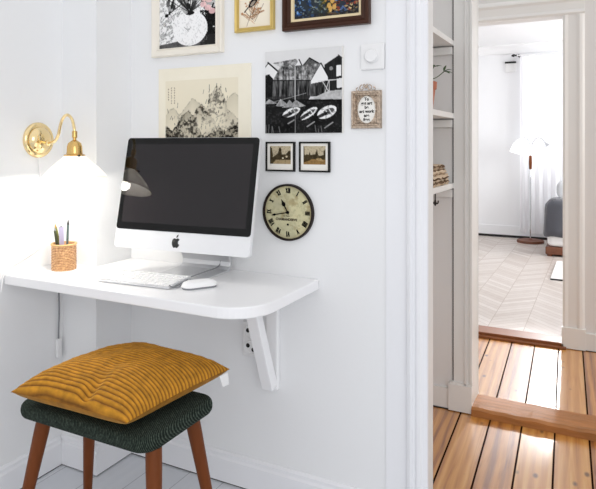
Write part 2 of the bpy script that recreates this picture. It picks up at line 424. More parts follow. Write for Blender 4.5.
# ------------------------------------------------------------------ desk
t = thing('wall_desk', 'white wall-mounted desk with rounded corner and slanted bracket', 'desk', (-1.31, 1.5, .723))
O = Vector((1.31, -1.5, -.723))
def sh(bm, v=O):
    for w in bm.verts: w.co += v
    return bm
bm = NB()
poly = [(LX+.001, 1.33), (-.945, 1.33)]+[(-.945+.125*math.sin(a), 1.455-.125*math.cos(a)) for a in [PI/2*k/12 for k in range(1, 13)]]
poly += [(-.82, WY-.001), (-1.629, WY-.001), (-1.629, 1.575), (LX+.001, 1.575)]
prism(bm, poly, .723, .756); obj('desktop', sh(bm), M['desk'], t, bevel=.004)
br = NB(); bx(br, -1.009, -.966, WY-.022, WY-.001, .37, .722); brk = obj('wall_batten', sh(br), M['desk'], t, bevel=.003)
bm = NB(); d = Vector((0, -.129, .337)).normalized(); pn = Vector((0, d.z, -d.y))*.019
p0 = Vector((-.9875, WY-.034, .385)); p1 = Vector((-.9875, 1.592, .722))
q = [(p0+pn), (p1+pn+d*0), (p1-pn), (p0-pn)]
q[1].z = q[2].z = .722
prism(bm, [(v.y, v.z) for v in q], -1.0085, -.9665, 'X')
bx(bm, -1.0085, -.9665, 1.52, WY-.022, .702, .722)
obj('strut', sh(bm), M['desk'], t, bevel=.003)

# double wall socket behind the bracket
t = thing('wall_socket', 'white double power socket on the wall behind the desk bracket', 'socket', (-1.072, WY, .524))
bm = NB(); bx(bm, -.036, .036, -.018, 0, -.060, .060); obj('plate', bm, M['plastic'], t, bevel=.006)
for z in (-.026, .026):
    bm = NB(); lathe(bm, [(.026, -.0185), (.024, -.0215), (.021, -.021), (.019, -.0185), (.001, -.0183)], 24, 'Y', (0, 0, z))
    s_ = obj('outlet', bm, M['plastic'], t, smooth=True)
    for dx, dz in ((-.011, .006), (.011, -.006)):
        bm = NB(); lathe(bm, [(.0075, -.0185), (.0075, -.0195), (.0001, -.0196)], 14, 'Y', (dx, 0, z+dz)); obj('pin_hole', bm, M['black'], s_)

# ------------------------------------------------------------------ computer
MR = .0718; tilt = .208
t = thing('desktop_computer', 'silver all-in-one desktop computer with black glossy screen', 'computer', (-1.257, 1.655, .756), (0, 0, MR))
# panel local frame: x right, z up along panel, y = depth (front -). pivot at panel bottom front edge
Wp, Hp = .528, .386
PB = Vector((.0125, -.108, .0885))
panel = Matrix.Translation(PB) @ Matrix.Rotation(-tilt, 4, 'X')
def at_panel(bm):
    for v in bm.verts: v.co = panel @ v.co
    return bm
def rr_panel(x0, x1, z0, z1, r, n=6): return [((x0+x1)/2+a, (z0+z1)/2+b) for a, b in rrect(x1-x0, z1-z0, r, n)]
bm = NB()
outer = rr_panel(-Wp/2, Wp/2, 0, Hp, .012)
lv = [(1, .0), (1, .017), (.985, .021)]
rings = [[bm.verts.new((x*s, y, Hp/2+(z-Hp/2)*s)) for x, z in outer] for s, y in [(.998, 0), (1, .0015), (1, .016), (.97, .022), (.8, .034), (.4, .042)]]
nn = len(outer)
for a, b in zip(rings, rings[1:]):
    for k in range(nn): bm.faces.new((a[k], a[(k+1) % nn], b[(k+1) % nn], b[k]))
bm.faces.new(rings[0][::-1]); bm.faces.new(rings[-1])
obj('housing', at_panel(bm), M['aluw'], t, smooth=True, angle=30)
ch = .064
bm = NB(); prism(bm, rr_panel(-Wp/2+.0015, Wp/2-.0015, ch, Hp-.0015, .011), -.0022, .0005, 'Y')
scr = obj('screen_glass', at_panel(bm), M['glass'], t); scr['label'] = 'black glass screen front'
bm = NB(); bx(bm, -.243, .243, -.0026, -.002, ch+.024, ch+.024+.275); obj('display', at_panel(bm), M['lcd'], scr)
# fruit emblem on the chin
bm = NB()
def emblem(bm, cx, cz, s):
    body = []
    ctrl = [(0, .36), (.14, .44), (.30, .42), (.43, .30), (.30, .18), (.27, 0), (.33, -.14), (.46, -.22), (.36, -.42), (.20, -.56), (.08, -.54), (0, -.51),
            (-.08, -.54), (-.20, -.56), (-.38, -.38), (-.48, -.10), (-.46, .18), (-.34, .38), (-.16, .44)]
    pts = spline([(a, b, 0) for a, b in ctrl]+[(0, .36, 0)], 5)[:-1]
    prism(bm, [(cx+p.x*s, cz+p.y*s) for p in pts], -.0008, .0002, 'Y')
    leaf = [(.02, .50), (.03, .66), (.10, .78), (.24, .86), (.23, .70), (.15, .57)]
    prism(bm, [(cx+a*s, cz+b*s) for a, b in leaf], -.0008, .0002, 'Y')
emblem(bm, -.012, ch/2-.002, .031); e = obj('emblem', at_panel(bm), M['black'], t); e['label'] = 'black bitten fruit emblem'
# stand: bent aluminium plate
bm = NB(); prof = [(-.105, .0), (-.105, .005), (.055, .007), (.072, .016), (.072, .03), (.03, .17), (.005, .25)]
back = [(-.105, 0), (.06, 0), (.08, .010), (.081, .03), (.04, .172), (.012, .255)]
poly = [(-.105, 0), (-.105, .004), (.05, .006), (.066, .014), (.070, .03), (-.045, .25), (-.034, .256), (.080, .032), (.078, .012), (.064, .001), (.05, 0)]
prism(bm, poly, -.088, .110, 'X'); obj('stand', bm, M['alu'], t, bevel=.0015)

# keyboard
t = thing('keyboard', 'thin white keyboard on the desk in front of the computer', 'keyboard', (-1.312, 1.473, .756), (0, 0, math.radians(4.5)))
bm = NB(); vs = rrect(.278, .128, .008, 4); prism(bm, vs, .0015, .007)
for v in bm.verts: v.co.z += max(0, v.co.y+.064)*.06
obj('base', bm, M['alu'], t, bevel=.001)
rows = [13, 13, 13, 12, 11, 8]
widths = [[1]*14, [1]*13+[1.3], [1.3]+[1]*13, [1.6]+[1]*11+[1.7], [2.1]+[1]*10+[2.2], [1, 1, 1, 1.2, 5, 1.2, 1, 1, 1]]
keys = {}
for r, ws in enumerate(widths):
    tot = sum(ws); u_ = .266/tot; x = -.133; y = .052-.0205*r
    for w in ws:
        kw = round(w*u_-.0026, 4); kd = .0165 if r else .010
        key = (kw, kd)
        if key not in keys:
            bm = NB(); prism(bm, rrect(kw, kd, .0022, 2), 0, .0028); o = obj('key', bm, M['key'], t); keys[key] = o
        else:
            o = keys[key].copy(); C.objects.link(o); o.parent = t
        o.location = (x+w*u_/2, y, .0072+(y+.064)*.06); o.rotation_euler = (.06, 0, 0); x += w*u_
bm = NB(); tube(bm, spline([(.136, -.058, .012), (.150, -.056, .006), (.150, -.02, .003), (.138, .04, .010), (.133, .067, .012), (.136, .167, .012), (.137, .235, .014), (.139, .245, .04), (.139, .205, .105)], 8), .0019, 8)
obj('cable', bm, M['greycord'], t, smooth=True)

# mouse
t = thing('mouse', 'low white computer mouse on the desk right of the keyboard', 'mouse', (-1.105, 1.488, .756), (0, 0, math.radians(-34)))
bm = NB(); rings = []
for k in range(9):
    f = k/8; s = math.cos(f*PI/2*.96)**.45; z = .006+.017*math.sin(f*PI/2)
    rings.append([bm.verts.new((x*s, y*s, z)) for x, y in rrect(.056, .112, .0265, 6)])
nn = len(rings[0])
for a, b in zip(rings, rings[1:]):
    for k in range(nn): bm.faces.new((a[k], a[(k+1) % nn], b[(k+1) % nn], b[k]))
bm.faces.new(rings[-1]); bm.faces.new(rings[0][::-1]); obj('shell', bm, M['key'], t, smooth=True, angle=70)
bm = NB(); prism(bm, rrect(.052, .108, .0245, 6), .0, .006); u = obj('base', bm, M['greycord'], t)

# ------------------------------------------------------------------ pencil cup
t = thing('pencil_cup', 'round woven rattan cup standing at the left end of the desk', 'cup', (-1.695, 1.487, .756))
bm = NB(); seg = 72; rows_ = 40; R_ = .041; rings = []
for j in range(rows_+1):
    z = .09*j/rows_; ring = []
    for k in range(seg):
        a = 2*PI*k/seg
        w = math.sin(k*PI/3+ (PI if (j//2) % 2 else 0))*math.sin((j % 2)*PI/2+.5)
        ring.append(bm.verts.new(((R_+.0022*w)*math.cos(a), (R_+.0022*w)*math.sin(a), z)))
    rings.append(ring)
for rr_, z in ((R_-.004, .09), (R_-.005, .01), (.001, .008)):
    rings.append([bm.verts.new((rr_*math.cos(2*PI*k/seg), rr_*math.sin(2*PI*k/seg), z)) for k in range(seg)])
for a, b in zip(rings, rings[1:]):
    for k in range(seg): bm.faces.new((a[k], a[(k+1) % seg], b[(k+1) % seg], b[k]))
bm.faces.new(rings[0][::-1])
rat = weave_mat('woven rattan', (150, 86, 40), (250, 208, 156), 55., band='Z', bump=1., rough=.6, wmix=.3, nsc=150.)
obj('basket', bm, rat, t, smooth=True)
bm = NB(); lathe(bm, [(.0425, .086), (.0445, .089), (.0425, .093), (.038, .092), (.038, .086)], 40); obj('rim', bm, mat('pale rattan rim', (222, 176, 120), .6, var=.15, scale=90), t, smooth=True)
def pen(name, label, foot, top, r, m, tipm, flat=False):
    base = Vector((-1.695, 1.487, .765)); f = Vector(foot); p = Vector(top)
    t = thing(name, label, 'pen' if 'pen' == name[:3] and name != 'pencil' else name, base+f)
    dv = p-f; bm = NB()
    if flat:
        s = Vector((1, .15, 0))*r*2.2; n_ = dv.cross(s).normalized()*.0012
        q = [Vector((0, 0, 0))-s, Vector((0, 0, 0))+s, dv+s*1.15, dv-s*1.15]
        lo = [bm.verts.new(v-n_) for v in q]; hi = [bm.verts.new(v+n_) for v in q]
        bm.faces.new(lo); bm.faces.new(hi[::-1])
        for k in range(4): bm.faces.new((lo[k], lo[(k+1) % 4], hi[(k+1) % 4], hi[k]))
        obj('blade', bm, m, t)
    else:
        tube(bm, [Vector((0, 0, 0)), dv*.9], r, 6); obj('barrel', bm, m, t)
    bm = NB()
    if flat: tube(bm, [dv*.98, dv*1.02], .003, 8)
    else: tube(bm, [dv*.9, dv*.93, dv], [r, r*.8, r*.15], 6)
    obj('tip', bm, tipm, t)
    return t
pen('pencil', 'dark grey-green pencil, tallest in the woven cup', (.012, .0, 0), (.026, -.004, .168), .0042, mat('grey green lacquer', (74, 92, 90), .4), M['black'])
pen('paintbrush', 'yellow-green slim brush leaning left in the woven cup', (-.012, .010, 0), (-.041, -.004, .150), .0050, mat('yellow green paint', (104, 106, 40), .45), mat('ochre bristles', (150, 120, 60), .7))
pen('bookmark', 'pale lilac flat strip standing in the middle of the woven cup', (.004, -.010, 0), (-.002, -.010, .143), .0040, mat('pale lilac card', (190, 182, 210), .5), M['greycord'], True)
pen('pen', 'olive grey pen between brush and lilac strip in the woven cup', (-.010, -.006, 0), (-.030, -.016, .140), .0048, mat('olive grey', (62, 66, 40), .45), M['greycord'])

# ------------------------------------------------------------------ wall lamp
LY, LZ = 1.468, 1.214
t = thing('wall_lamp', 'polished brass swan-neck wall lamp with white shade, lit above the desk', 'lamp', (LX, LY, LZ))
bm = NB(); lathe(bm, [(.064, .0), (.064, .004), (.060, .010), (.054, .013), (.048, .012), (.046, .018), (.034, .027), (.018, .033), (.0001, .034)], 48, 'X')
obj('backplate', bm, M['brass'], t, smooth=True, angle=60)
tipx, tipy = .215, -.028
def ap(dx, z): return (dx, tipy*dx/.215, z-LZ)
bm = NB(); path = spline([ap(.028, 1.207), ap(.065, 1.203), ap(.10, 1.209), ap(.122, 1.232), ap(.134, 1.265), ap(.150, 1.290), ap(.175, 1.300), ap(.199, 1.286), ap(.211, 1.258), ap(.215, 1.232)], 8)
tube(bm, path, .0052, 12); lathe(bm, [(.003, .05), (.010, .055), (.011, .060), (.010, .066), (.004, .070)], 20, 'X', (0, -.006, -.010))
obj('arm', bm, M['brass'], t, smooth=True)
bm = NB(); z = lambda v: v-LZ
lathe(bm, [(.005, z(1.245)), (.0085, z(1.243)), (.0085, z(1.222)), (.0055, z(1.219)), (.006, z(1.214)), (.013, z(1.209)), (.021, z(1.203)), (.0245, z(1.192)), (.0255, z(1.172)), (.027, z(1.166)), (.034, z(1.164)), (.035, z(1.160)), (.026, z(1.158))], 32, 'Z', (tipx, tipy, 0))
so = obj('socket', bm, M['brassdk'], t, smooth=True)
bm = NB(); tube(bm, [(tipx+.030, tipy-.012, z(1.161)), (tipx+.040, tipy-.016, z(1.161))], .0035, 10); obj('thumb_screw', bm, M['iron'], so, smooth=True)
bm = NB()
prof = [(.030, z(1.160)), (.036, z(1.156)), (.056, z(1.140)), (.080, z(1.118)), (.098, z(1.098)), (.104, z(1.090)), (.1045, z(1.087)), (.102, z(1.089)), (.096, z(1.097)), (.078, z(1.116)), (.054, z(1.138)), (.034, z(1.154))]
lathe(bm, prof, 56, 'Z', (tipx, tipy, 0)); obj('lamp_shade', bm, M['shade'], t, smooth=True, angle=80)
bm = NB(); lathe(bm, [(.012, z(1.158)), (.013, z(1.146)), (.020, z(1.132)), (.022, z(1.120)), (.016, z(1.107)), (.0005, z(1.103))], 24, 'Z', (tipx, tipy, 0))
obj('bulb', bm, mat('glowing bulb', (255, 246, 230), .4, emit=6), t, smooth=True)
bm = NB(); tube(bm, [Vector(p)-Vector((LX, LY, LZ)) for p in spline([(LX+.006, 1.468, 1.152), (LX+.004, 1.474, 1.08), (LX+.004, 1.481, .997), (LX+.004, 1.490, .93), (LX+.004, 1.494, .868), (LX+.004, 1.478, .832), (LX+.004, 1.44, .810), (LX+.004, 1.40, .795), (LX+.004, 1.343, .772), (LX+.006, 1.322, .745), (LX+.004, 1.318, .70)], 6)], .0026, 8)
obj('cord', bm, M['cord'], t, smooth=True)

# cord hanging under the desk in the corner
bm = NB(); tube(bm, spline([(LX+.008, 1.552, .722), (LX+.008, 1.553, .65), (LX+.010, 1.553, .58), (LX+.008, 1.552, .50), (LX+.008, 1.552, .47)], 8), .0028, 8)
t = thing('power_cord', 'thin white power cord hanging under the desk in the wall corner', 'cord')
obj('wire', bm, M['greycord'], t, smooth=True)
bm = NB(); bx(bm, LX+.001, LX+.016, 1.541, 1.562, .405, .475); obj('switch', bm, M['plastic'], t, bevel=.004)

# ------------------------------------------------------------------ stool
SX, SY = -1.262, 1.302
t = thing('stool', 'low wooden stool with dark green ribbed fabric seat', 'stool', (SX, SY, 0))
bm = NB(); slab(bm, .505, .318, .055, .408, .451, .018, crown=.005); obj('seat', bm, M['green'], t, smooth=True, angle=60)
for (x0, y0), (x1, y1) in (((-1.440, 1.196), (-1.505, 1.136)), ((-1.034, 1.196), (-.977, 1.136)), ((-1.074, 1.405), (-1.018, 1.462)), ((-1.452, 1.378), (-1.520, 1.43))):
    bm = NB(); a, b = Vector((x0-SX, y0-SY, .41)), Vector((x1-SX, y1-SY, 0))
    n_ = 8; tube(bm, [a.lerp(b, k/n_) for k in range(n_+1)], [.0215-.0095*max(0, k/n_-.1) for k in range(n_+1)], 20)
    obj('leg', bm, M['teak'], t, smooth=True)

# cushion
def cushion():
    A, B_, D_, E_ = (Vector(v) for v in ((-1.480, 1.112, .500), (-1.064, 1.128, .494), (-1.012, 1.518, .508), (-1.418, 1.492, .512)))
    nu, nv = 110, 384; bm = NB(); lay = bm.loops.layers.float_color.new('paint')
    cen = (A+B_+D_+E_)/4; nribs = 32
    def nz(a, b): return math.sin(a*3.1+b*1.7+.6)*.5+math.sin(a*5.3-b*3.9+2.)*.3+math.sin(b*7.7+a*2.3)*.2
    def pt(u, v, side):
        f = max(0., (1-u**4)*(1-v**4)); g = f**.55 * (1-.25*(u*u+v*v)/2)
        uu = u*(1-.055*(1-v*v)); vv = v*(1-.06*(1-u*u))
        a, b = (uu+1)/2, (vv+1)/2
        p = (A*(1-a)+B_*a)*(1-b)+(E_*(1-a)+D_*a)*b
        p = p.copy()
        if side > 0:
            wob = .35*nz(u*1.0, v*.9)
            ph = (v*.5+.5)*nribs+wob*.45+.06*math.sin(u*9+v*4)
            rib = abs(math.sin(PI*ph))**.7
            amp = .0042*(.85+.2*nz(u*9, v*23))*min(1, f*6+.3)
            dent = -.020*math.exp(-((u-.22)**2/.010+(v+.86)**2/.06)) - .007*math.exp(-((u-.12)**2/.02+(v+.5)**2/.12))
            h = .073*g+.006*nz(u*1.5, v*1.5)*f+dent*min(1, f*4)
            p.z += h+amp*rib; return p, rib
        p.z -= .042*g**.8; p.z = max(p.z, .4575)
        return p, .5
    grids = {}
    for side in (1, -1):
        n1, n2 = (nu, nv) if side > 0 else (40, 40)
        g_ = [[None]*(n2+1) for _ in range(n1+1)]; c_ = {}
        for i in range(n1+1):
            for j in range(n2+1):
                u, v = 2*i/n1-1, 2*j/n2-1
                u = math.sin(u*PI/2)*.35+u*.65; v_ = math.sin(v*PI/2)*.25+v*.75
                p, rib = pt(u, v_, side); w = bm.verts.new(p-cen); g_[i][j] = w; c_[w] = rib
        for i in range(n1):
            for j in range(n2):
                q = (g_[i][j], g_[i+1][j], g_[i+1][j+1], g_[i][j+1])
                f = bm.faces.new(q if side > 0 else q[::-1])
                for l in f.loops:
                    r = c_[l.vert]; k = .20+.80*r  # groove shade put into the colour: rib valleys darker than crests
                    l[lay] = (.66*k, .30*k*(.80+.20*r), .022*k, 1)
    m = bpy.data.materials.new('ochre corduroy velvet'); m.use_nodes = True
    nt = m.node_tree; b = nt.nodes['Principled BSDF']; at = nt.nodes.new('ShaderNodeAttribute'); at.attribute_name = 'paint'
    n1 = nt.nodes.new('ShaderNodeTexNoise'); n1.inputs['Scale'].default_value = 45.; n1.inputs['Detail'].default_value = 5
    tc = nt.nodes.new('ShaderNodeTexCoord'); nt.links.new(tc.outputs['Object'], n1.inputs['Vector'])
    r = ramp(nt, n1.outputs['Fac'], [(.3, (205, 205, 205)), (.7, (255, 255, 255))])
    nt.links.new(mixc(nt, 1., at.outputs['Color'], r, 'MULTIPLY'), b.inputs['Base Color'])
    b.inputs['Roughness'].default_value = .75; b.inputs['Sheen Weight'].default_value = .25; b.inputs['Sheen Roughness'].default_value = .4
    b.inputs['Sheen Tint'].default_value = (1, .75, .3, 1); b.inputs['Specular IOR Level'].default_value = .25
    t = thing('cushion', 'plump ochre yellow corduroy cushion lying on the green stool', 'cushion', cen)
    bmesh.ops.remove_doubles(bm, verts=[v for v in bm.verts], dist=.0002)
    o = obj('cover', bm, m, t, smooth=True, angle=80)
    bm = NB()
    P = [Vector((-1.008, 1.500, .506)), Vector((-1.012, 1.462, .506)), Vector((-1.000, 1.462, .476)), Vector((-.998, 1.492, .474))]
    nrm = Vector((1, .1, .3)).normalized()*.0008
    lo = [bm.verts.new(p-cen-nrm) for p in P]; hi = [bm.verts.new(p-cen+nrm) for p in P]
    bm.faces.new(lo); bm.faces.new(hi[::-1])
    for k in range(4): bm.faces.new((lo[k], lo[(k+1) % 4], hi[(k+1) % 4], hi[k]))
    s = obj('care_tag', bm, M['plastic'], t); s['label'] = 'white care tag'
cushion()

# ------------------------------------------------------------------ a small painter for the pictures
class Canvas:
    def __init__(s, W, H, bg):
        s.W, s.H = W, H; s.a = np.zeros((H, W, 3)); s.a[:] = bg
        ys, xs = np.mgrid[0:H, 0:W]; s.x = xs/(W-1); s.y = ys/(H-1)       # y runs downwards
    def put(s, mask, col, al=1.):
        m = (mask*al)[..., None] if mask.dtype != bool else mask[..., None]*al
        s.a = s.a*(1-m)+np.array(col, float)*m if not isinstance(col, np.ndarray) or col.ndim == 1 else s.a*(1-m)+col*m
    def poly(s, pts, col, al=1.):
        inside = np.zeros(s.x.shape, bool); n = len(pts)
        for i in range(n):
            (x1, y1), (x2, y2) = pts[i], pts[(i+1) % n]
            if y1 == y2: continue
            c = ((s.y >= min(y1, y2)) & (s.y < max(y1, y2))) & (s.x < (s.y-y1)*(x2-x1)/(y2-y1)+x1)
            inside ^= c
        s.put(inside, col, al); return inside
    def ell(s, cx, cy, rx, ry, col, al=1., rot=0.):
        dx, dy = s.x-cx, s.y-cy; c_, s_ = math.cos(rot), math.sin(rot)
        m = ((dx*c_+dy*s_)/rx)**2+((-dx*s_+dy*c_)/ry)**2 < 1
        s.put(m, col, al); return m
    def line(s, p, q, w, col, al=1., asp=1.):
        (x1, y1), (x2, y2) = p, q; dx, dy = x2-x1, (y2-y1)*asp; L = dx*dx+dy*dy+1e-9
        tt = np.clip(((s.x-x1)*dx+(s.y-y1)*asp*dy)/L, 0, 1)
        d = np.hypot(s.x-x1-tt*dx, (s.y-y1)*asp-tt*dy)
        w = w*.58; s.put(np.clip((w-d)/(w*.5)+.5, 0, 1), col, al)
    def noise(s, n, seed, stretch=(1, 1)):
        r = np.random.RandomState(seed); out = np.zeros(s.x.shape); amp = 1.; tot = 0
        for o in range(4):
            nx, ny = max(2, int(n*stretch[0]*2**o)), max(2, int(n*stretch[1]*2**o))
            g = r.rand(ny+2, nx+2); fx, fy = s.x*nx, s.y*ny; ix, iy = fx.astype(int), fy.astype(int); tx, ty = fx-ix, fy-iy
            tx = tx*tx*(3-2*tx); ty = ty*ty*(3-2*ty)
            out += amp*((g[iy, ix]*(1-tx)+g[iy, ix+1]*tx)*(1-ty)+(g[iy+1, ix]*(1-tx)+g[iy+1, ix+1]*tx)*ty); tot += amp; amp *= .6
        return out/tot

def picture(name, cv, w, h, y, m, parent, mask=None, zc=0.):
    """the canvas as a fine mesh with colours at its vertices, in the XZ plane, facing -Y"""
    H, W = cv.H, cv.W
    xs = (np.arange(W)/(W-1)-.5)*w; zs = zc+(.5-np.arange(H)/(H-1))*h
    co = np.zeros((H, W, 3)); co[..., 0] = xs[None]; co[..., 1] = y; co[..., 2] = zs[:, None]
    i = np.arange((H-1)*(W-1)); r, c = i//(W-1), i % (W-1); a = r*W+c
    faces = np.stack([a, a+W, a+W+1, a+1], 1)
    if mask is not None:
        mk = mask; keep = mk[r, c] & mk[r+1, c] & mk[r, c+1] & mk[r+1, c+1]; faces = faces[keep]
    me = bpy.data.meshes.new(name); me.from_pydata(co.reshape(-1, 3).tolist(), [], faces.tolist())
    at = me.attributes.new('paint', 'FLOAT_COLOR', 'POINT')
    v = np.clip(cv.a, 0, 255)/255; l = np.where(v <= .04045, v/12.92, ((v+.055)/1.055)**2.4)
    at.data.foreach_set('color', np.concatenate([l, np.ones((H, W, 1))], 2).reshape(-1).astype(np.float32))
    o = bpy.data.objects.new(name, me); C.objects.link(o); me.materials.append(m)
    if parent: o.parent = parent
    return o

G = lambda v: (v, v, v)
# --- harbour print
def harbour():
    c = Canvas(190, 186, G(214)); n = c.noise(6, 1); f = c.noise(40, 2)
    c.put(np.ones(c.x.shape), np.repeat((222-14*c.y+8*(n-.5))[..., None], 3, 2))
    X = lambda x: (x-32)/380.; Y = lambda x, y: (y-(65-30*X(x)))/(405+23*X(x))
    P = lambda *q: [(X(a), Y(a, b)) for a, b in q]
    grey = lambda lo, hi, nn: np.repeat((lo+(hi-lo)*nn)[..., None], 3, 2)
    v = c.noise(10, 3, (6, .6)); tx = c.noise(30, 4)
    c.poly(P((70, 120), (190, 98), (220, 140), (120, 145)), grey(70, 205, np.clip((tx-.5)*2+.5, 0, 1)))            # long grey roof behind
    c.poly(P((182, 140), (205, 102), (222, 140)), G(228)); c.line(*P((205, 102), (222, 138)), .012, G(40))
    c.poly(P((222, 135), (256, 94), (318, 132), (290, 160), (225, 150)), grey(50, 140, tx)); c.line(*P((222, 135), (256, 94)), .010, G(25)); c.line(*P((256, 94), (318, 130)), .012, G(25))
    c.poly(P((328, 128), (394, 82), (412, 96), (412, 300), (340, 300)), grey(22, 60, v))   # dark house right
    c.poly(P((384, 132), (406, 128), (406, 182), (384, 186)), G(236)); c.poly(P((386, 198), (412, 192), (412, 240), (388, 243)), G(226))
    c.ell(X(360), Y(360, 146), .022, .022, G(140)); c.line(*P((394, 80), (412, 95)), .010, G(60))
    c.poly(P((32, 150), (50, 120), (100, 160), (100, 175), (70, 200), (32, 170)), G(232)); c.line(*P((46, 118), (104, 166)), .016, G(25)); c.line(*P((32, 140), (48, 120)), .010, G(40))
    c.poly(P((32, 182), (52, 175), (78, 205), (80, 300), (32, 300)), grey(10, 50, f))      # shrub
    c.poly(P((108, 142), (312, 120), (264, 206), (70, 208)), grey(30, 205, np.clip(((tx*.6+v*.4)-.5)*2.2+.5, 0, 1)))  # hut roof
    c.poly(P((72, 206), (264, 204), (264, 280), (72, 286)), grey(20, 165, np.clip((v-.25)*1.6, 0, 1)))
    c.line(*P((72, 207), (264, 206)), .010, G(25))
    c.poly(P((264, 206), (312, 122), (345, 186), (345, 215), (264, 226)), G(234)); c.line(*P((312, 120), (348, 188)), .013, G(28)); c.line(*P((312, 120), (264, 204)), .006, G(40))
    c.poly(P((264, 222), (345, 205), (345, 285), (264, 285)), grey(20, 150, np.clip((v-.3)*1.7, 0, 1)))
    for a, b in (((300, 208), (402, 200)), ((318, 208), (350, 262)), ((350, 206), (325, 285)), ((352, 206), (350, 290))): c.line(*P(a, b), .007, G(214))
    c.poly(P((345, 258), (412, 250), (412, 302), (250, 302), (300, 280)), grey(150, 215, tx))
    c.poly(P((72, 286), (264, 280), (250, 305), (32, 306), (32, 296)), grey(18, 90, v))
    c.poly(P((32, 300), (412, 298), (412, 470), (32, 475)), grey(16, 44, n))               # water
    c.poly(P((240, 303), (412, 298), (412, 306), (240, 310)), G(20))
    for x0, y0, w_, h_ in ((58, 312, 34, 12), (118, 316, 32, 18), (160, 318, 22, 16), (196, 320, 40, 18), (150, 332, 30, 8)):
        c.poly(P((x0-w_, y0+h_), (x0-w_*.2, y0-h_), (x0+w_, y0+h_*.6), (x0+w_*.3, y0+h_)), grey(110, 215, tx))
    for (x0, y0), (a1, b1), rot in (((166, 364), (46, 20), -.32), ((252, 369), (48, 18), -.55), ((340, 362), (48, 28), -.38)):
        c.ell(X(x0), Y(x0, y0), a1/380, b1/415, G(232), 1, rot); c.ell(X(x0+6), Y(x0, y0-2), a1/380*.62, b1/415*.5, G(70), .9, rot)
        for k in (-1, 0, 1): c.line(*P((x0+k*17-6, y0-10-k*4), (x0+k*17+6, y0+10-k*4)), .010, G(228))
        c.ell(X(x0-22), Y(x0, y0+14), a1/380*.7, .02, G(12), .8, rot)
    c.line(*P((185, 140), (185, 300)), .010, G(190)); c.line(*P((187, 300), (186, 470)), .008, G(150), .8)
    c.line(*P((80, 312), (240, 268)), .006, G(200), .6)
    for x0, y0, x1, y1 in ((330, 440, 368, 412), (150, 420, 180, 402), (245, 434, 280, 410)): c.line(*P((x0, y0), (x1, y1)), .012, G(190), .8)
    for x0 in (38, 48, 66, 76, 110, 290, 300, 318): c.line(*P((x0, 472), (x0+random.uniform(-8, 10), 425+random.uniform(0, 25))), .010, G(130), .7)
    c.put(((f > .62) & (c.y > .6)).astype(float), G(80), .35)
    return c
def on_wall(x0, x1, z0, z1): return (x0+x1)/2, (z0+z1)/2, x1-x0, z1-z0
cx, cz, w, h = on_wall(-1.02, -.736, 1.236, 1.514)
t = thing('canvas_print', 'square black-and-white print of boathouses and moored rowing boats', 'picture', (cx+.003, WY, cz))
bm = NB(); bx(bm, -w/2, w/2, -.012, -.001, -h/2, h/2); obj('board', bm, M['paper'], t)
picture('print', harbour(), w, h, -.0125, M['silk'], t)

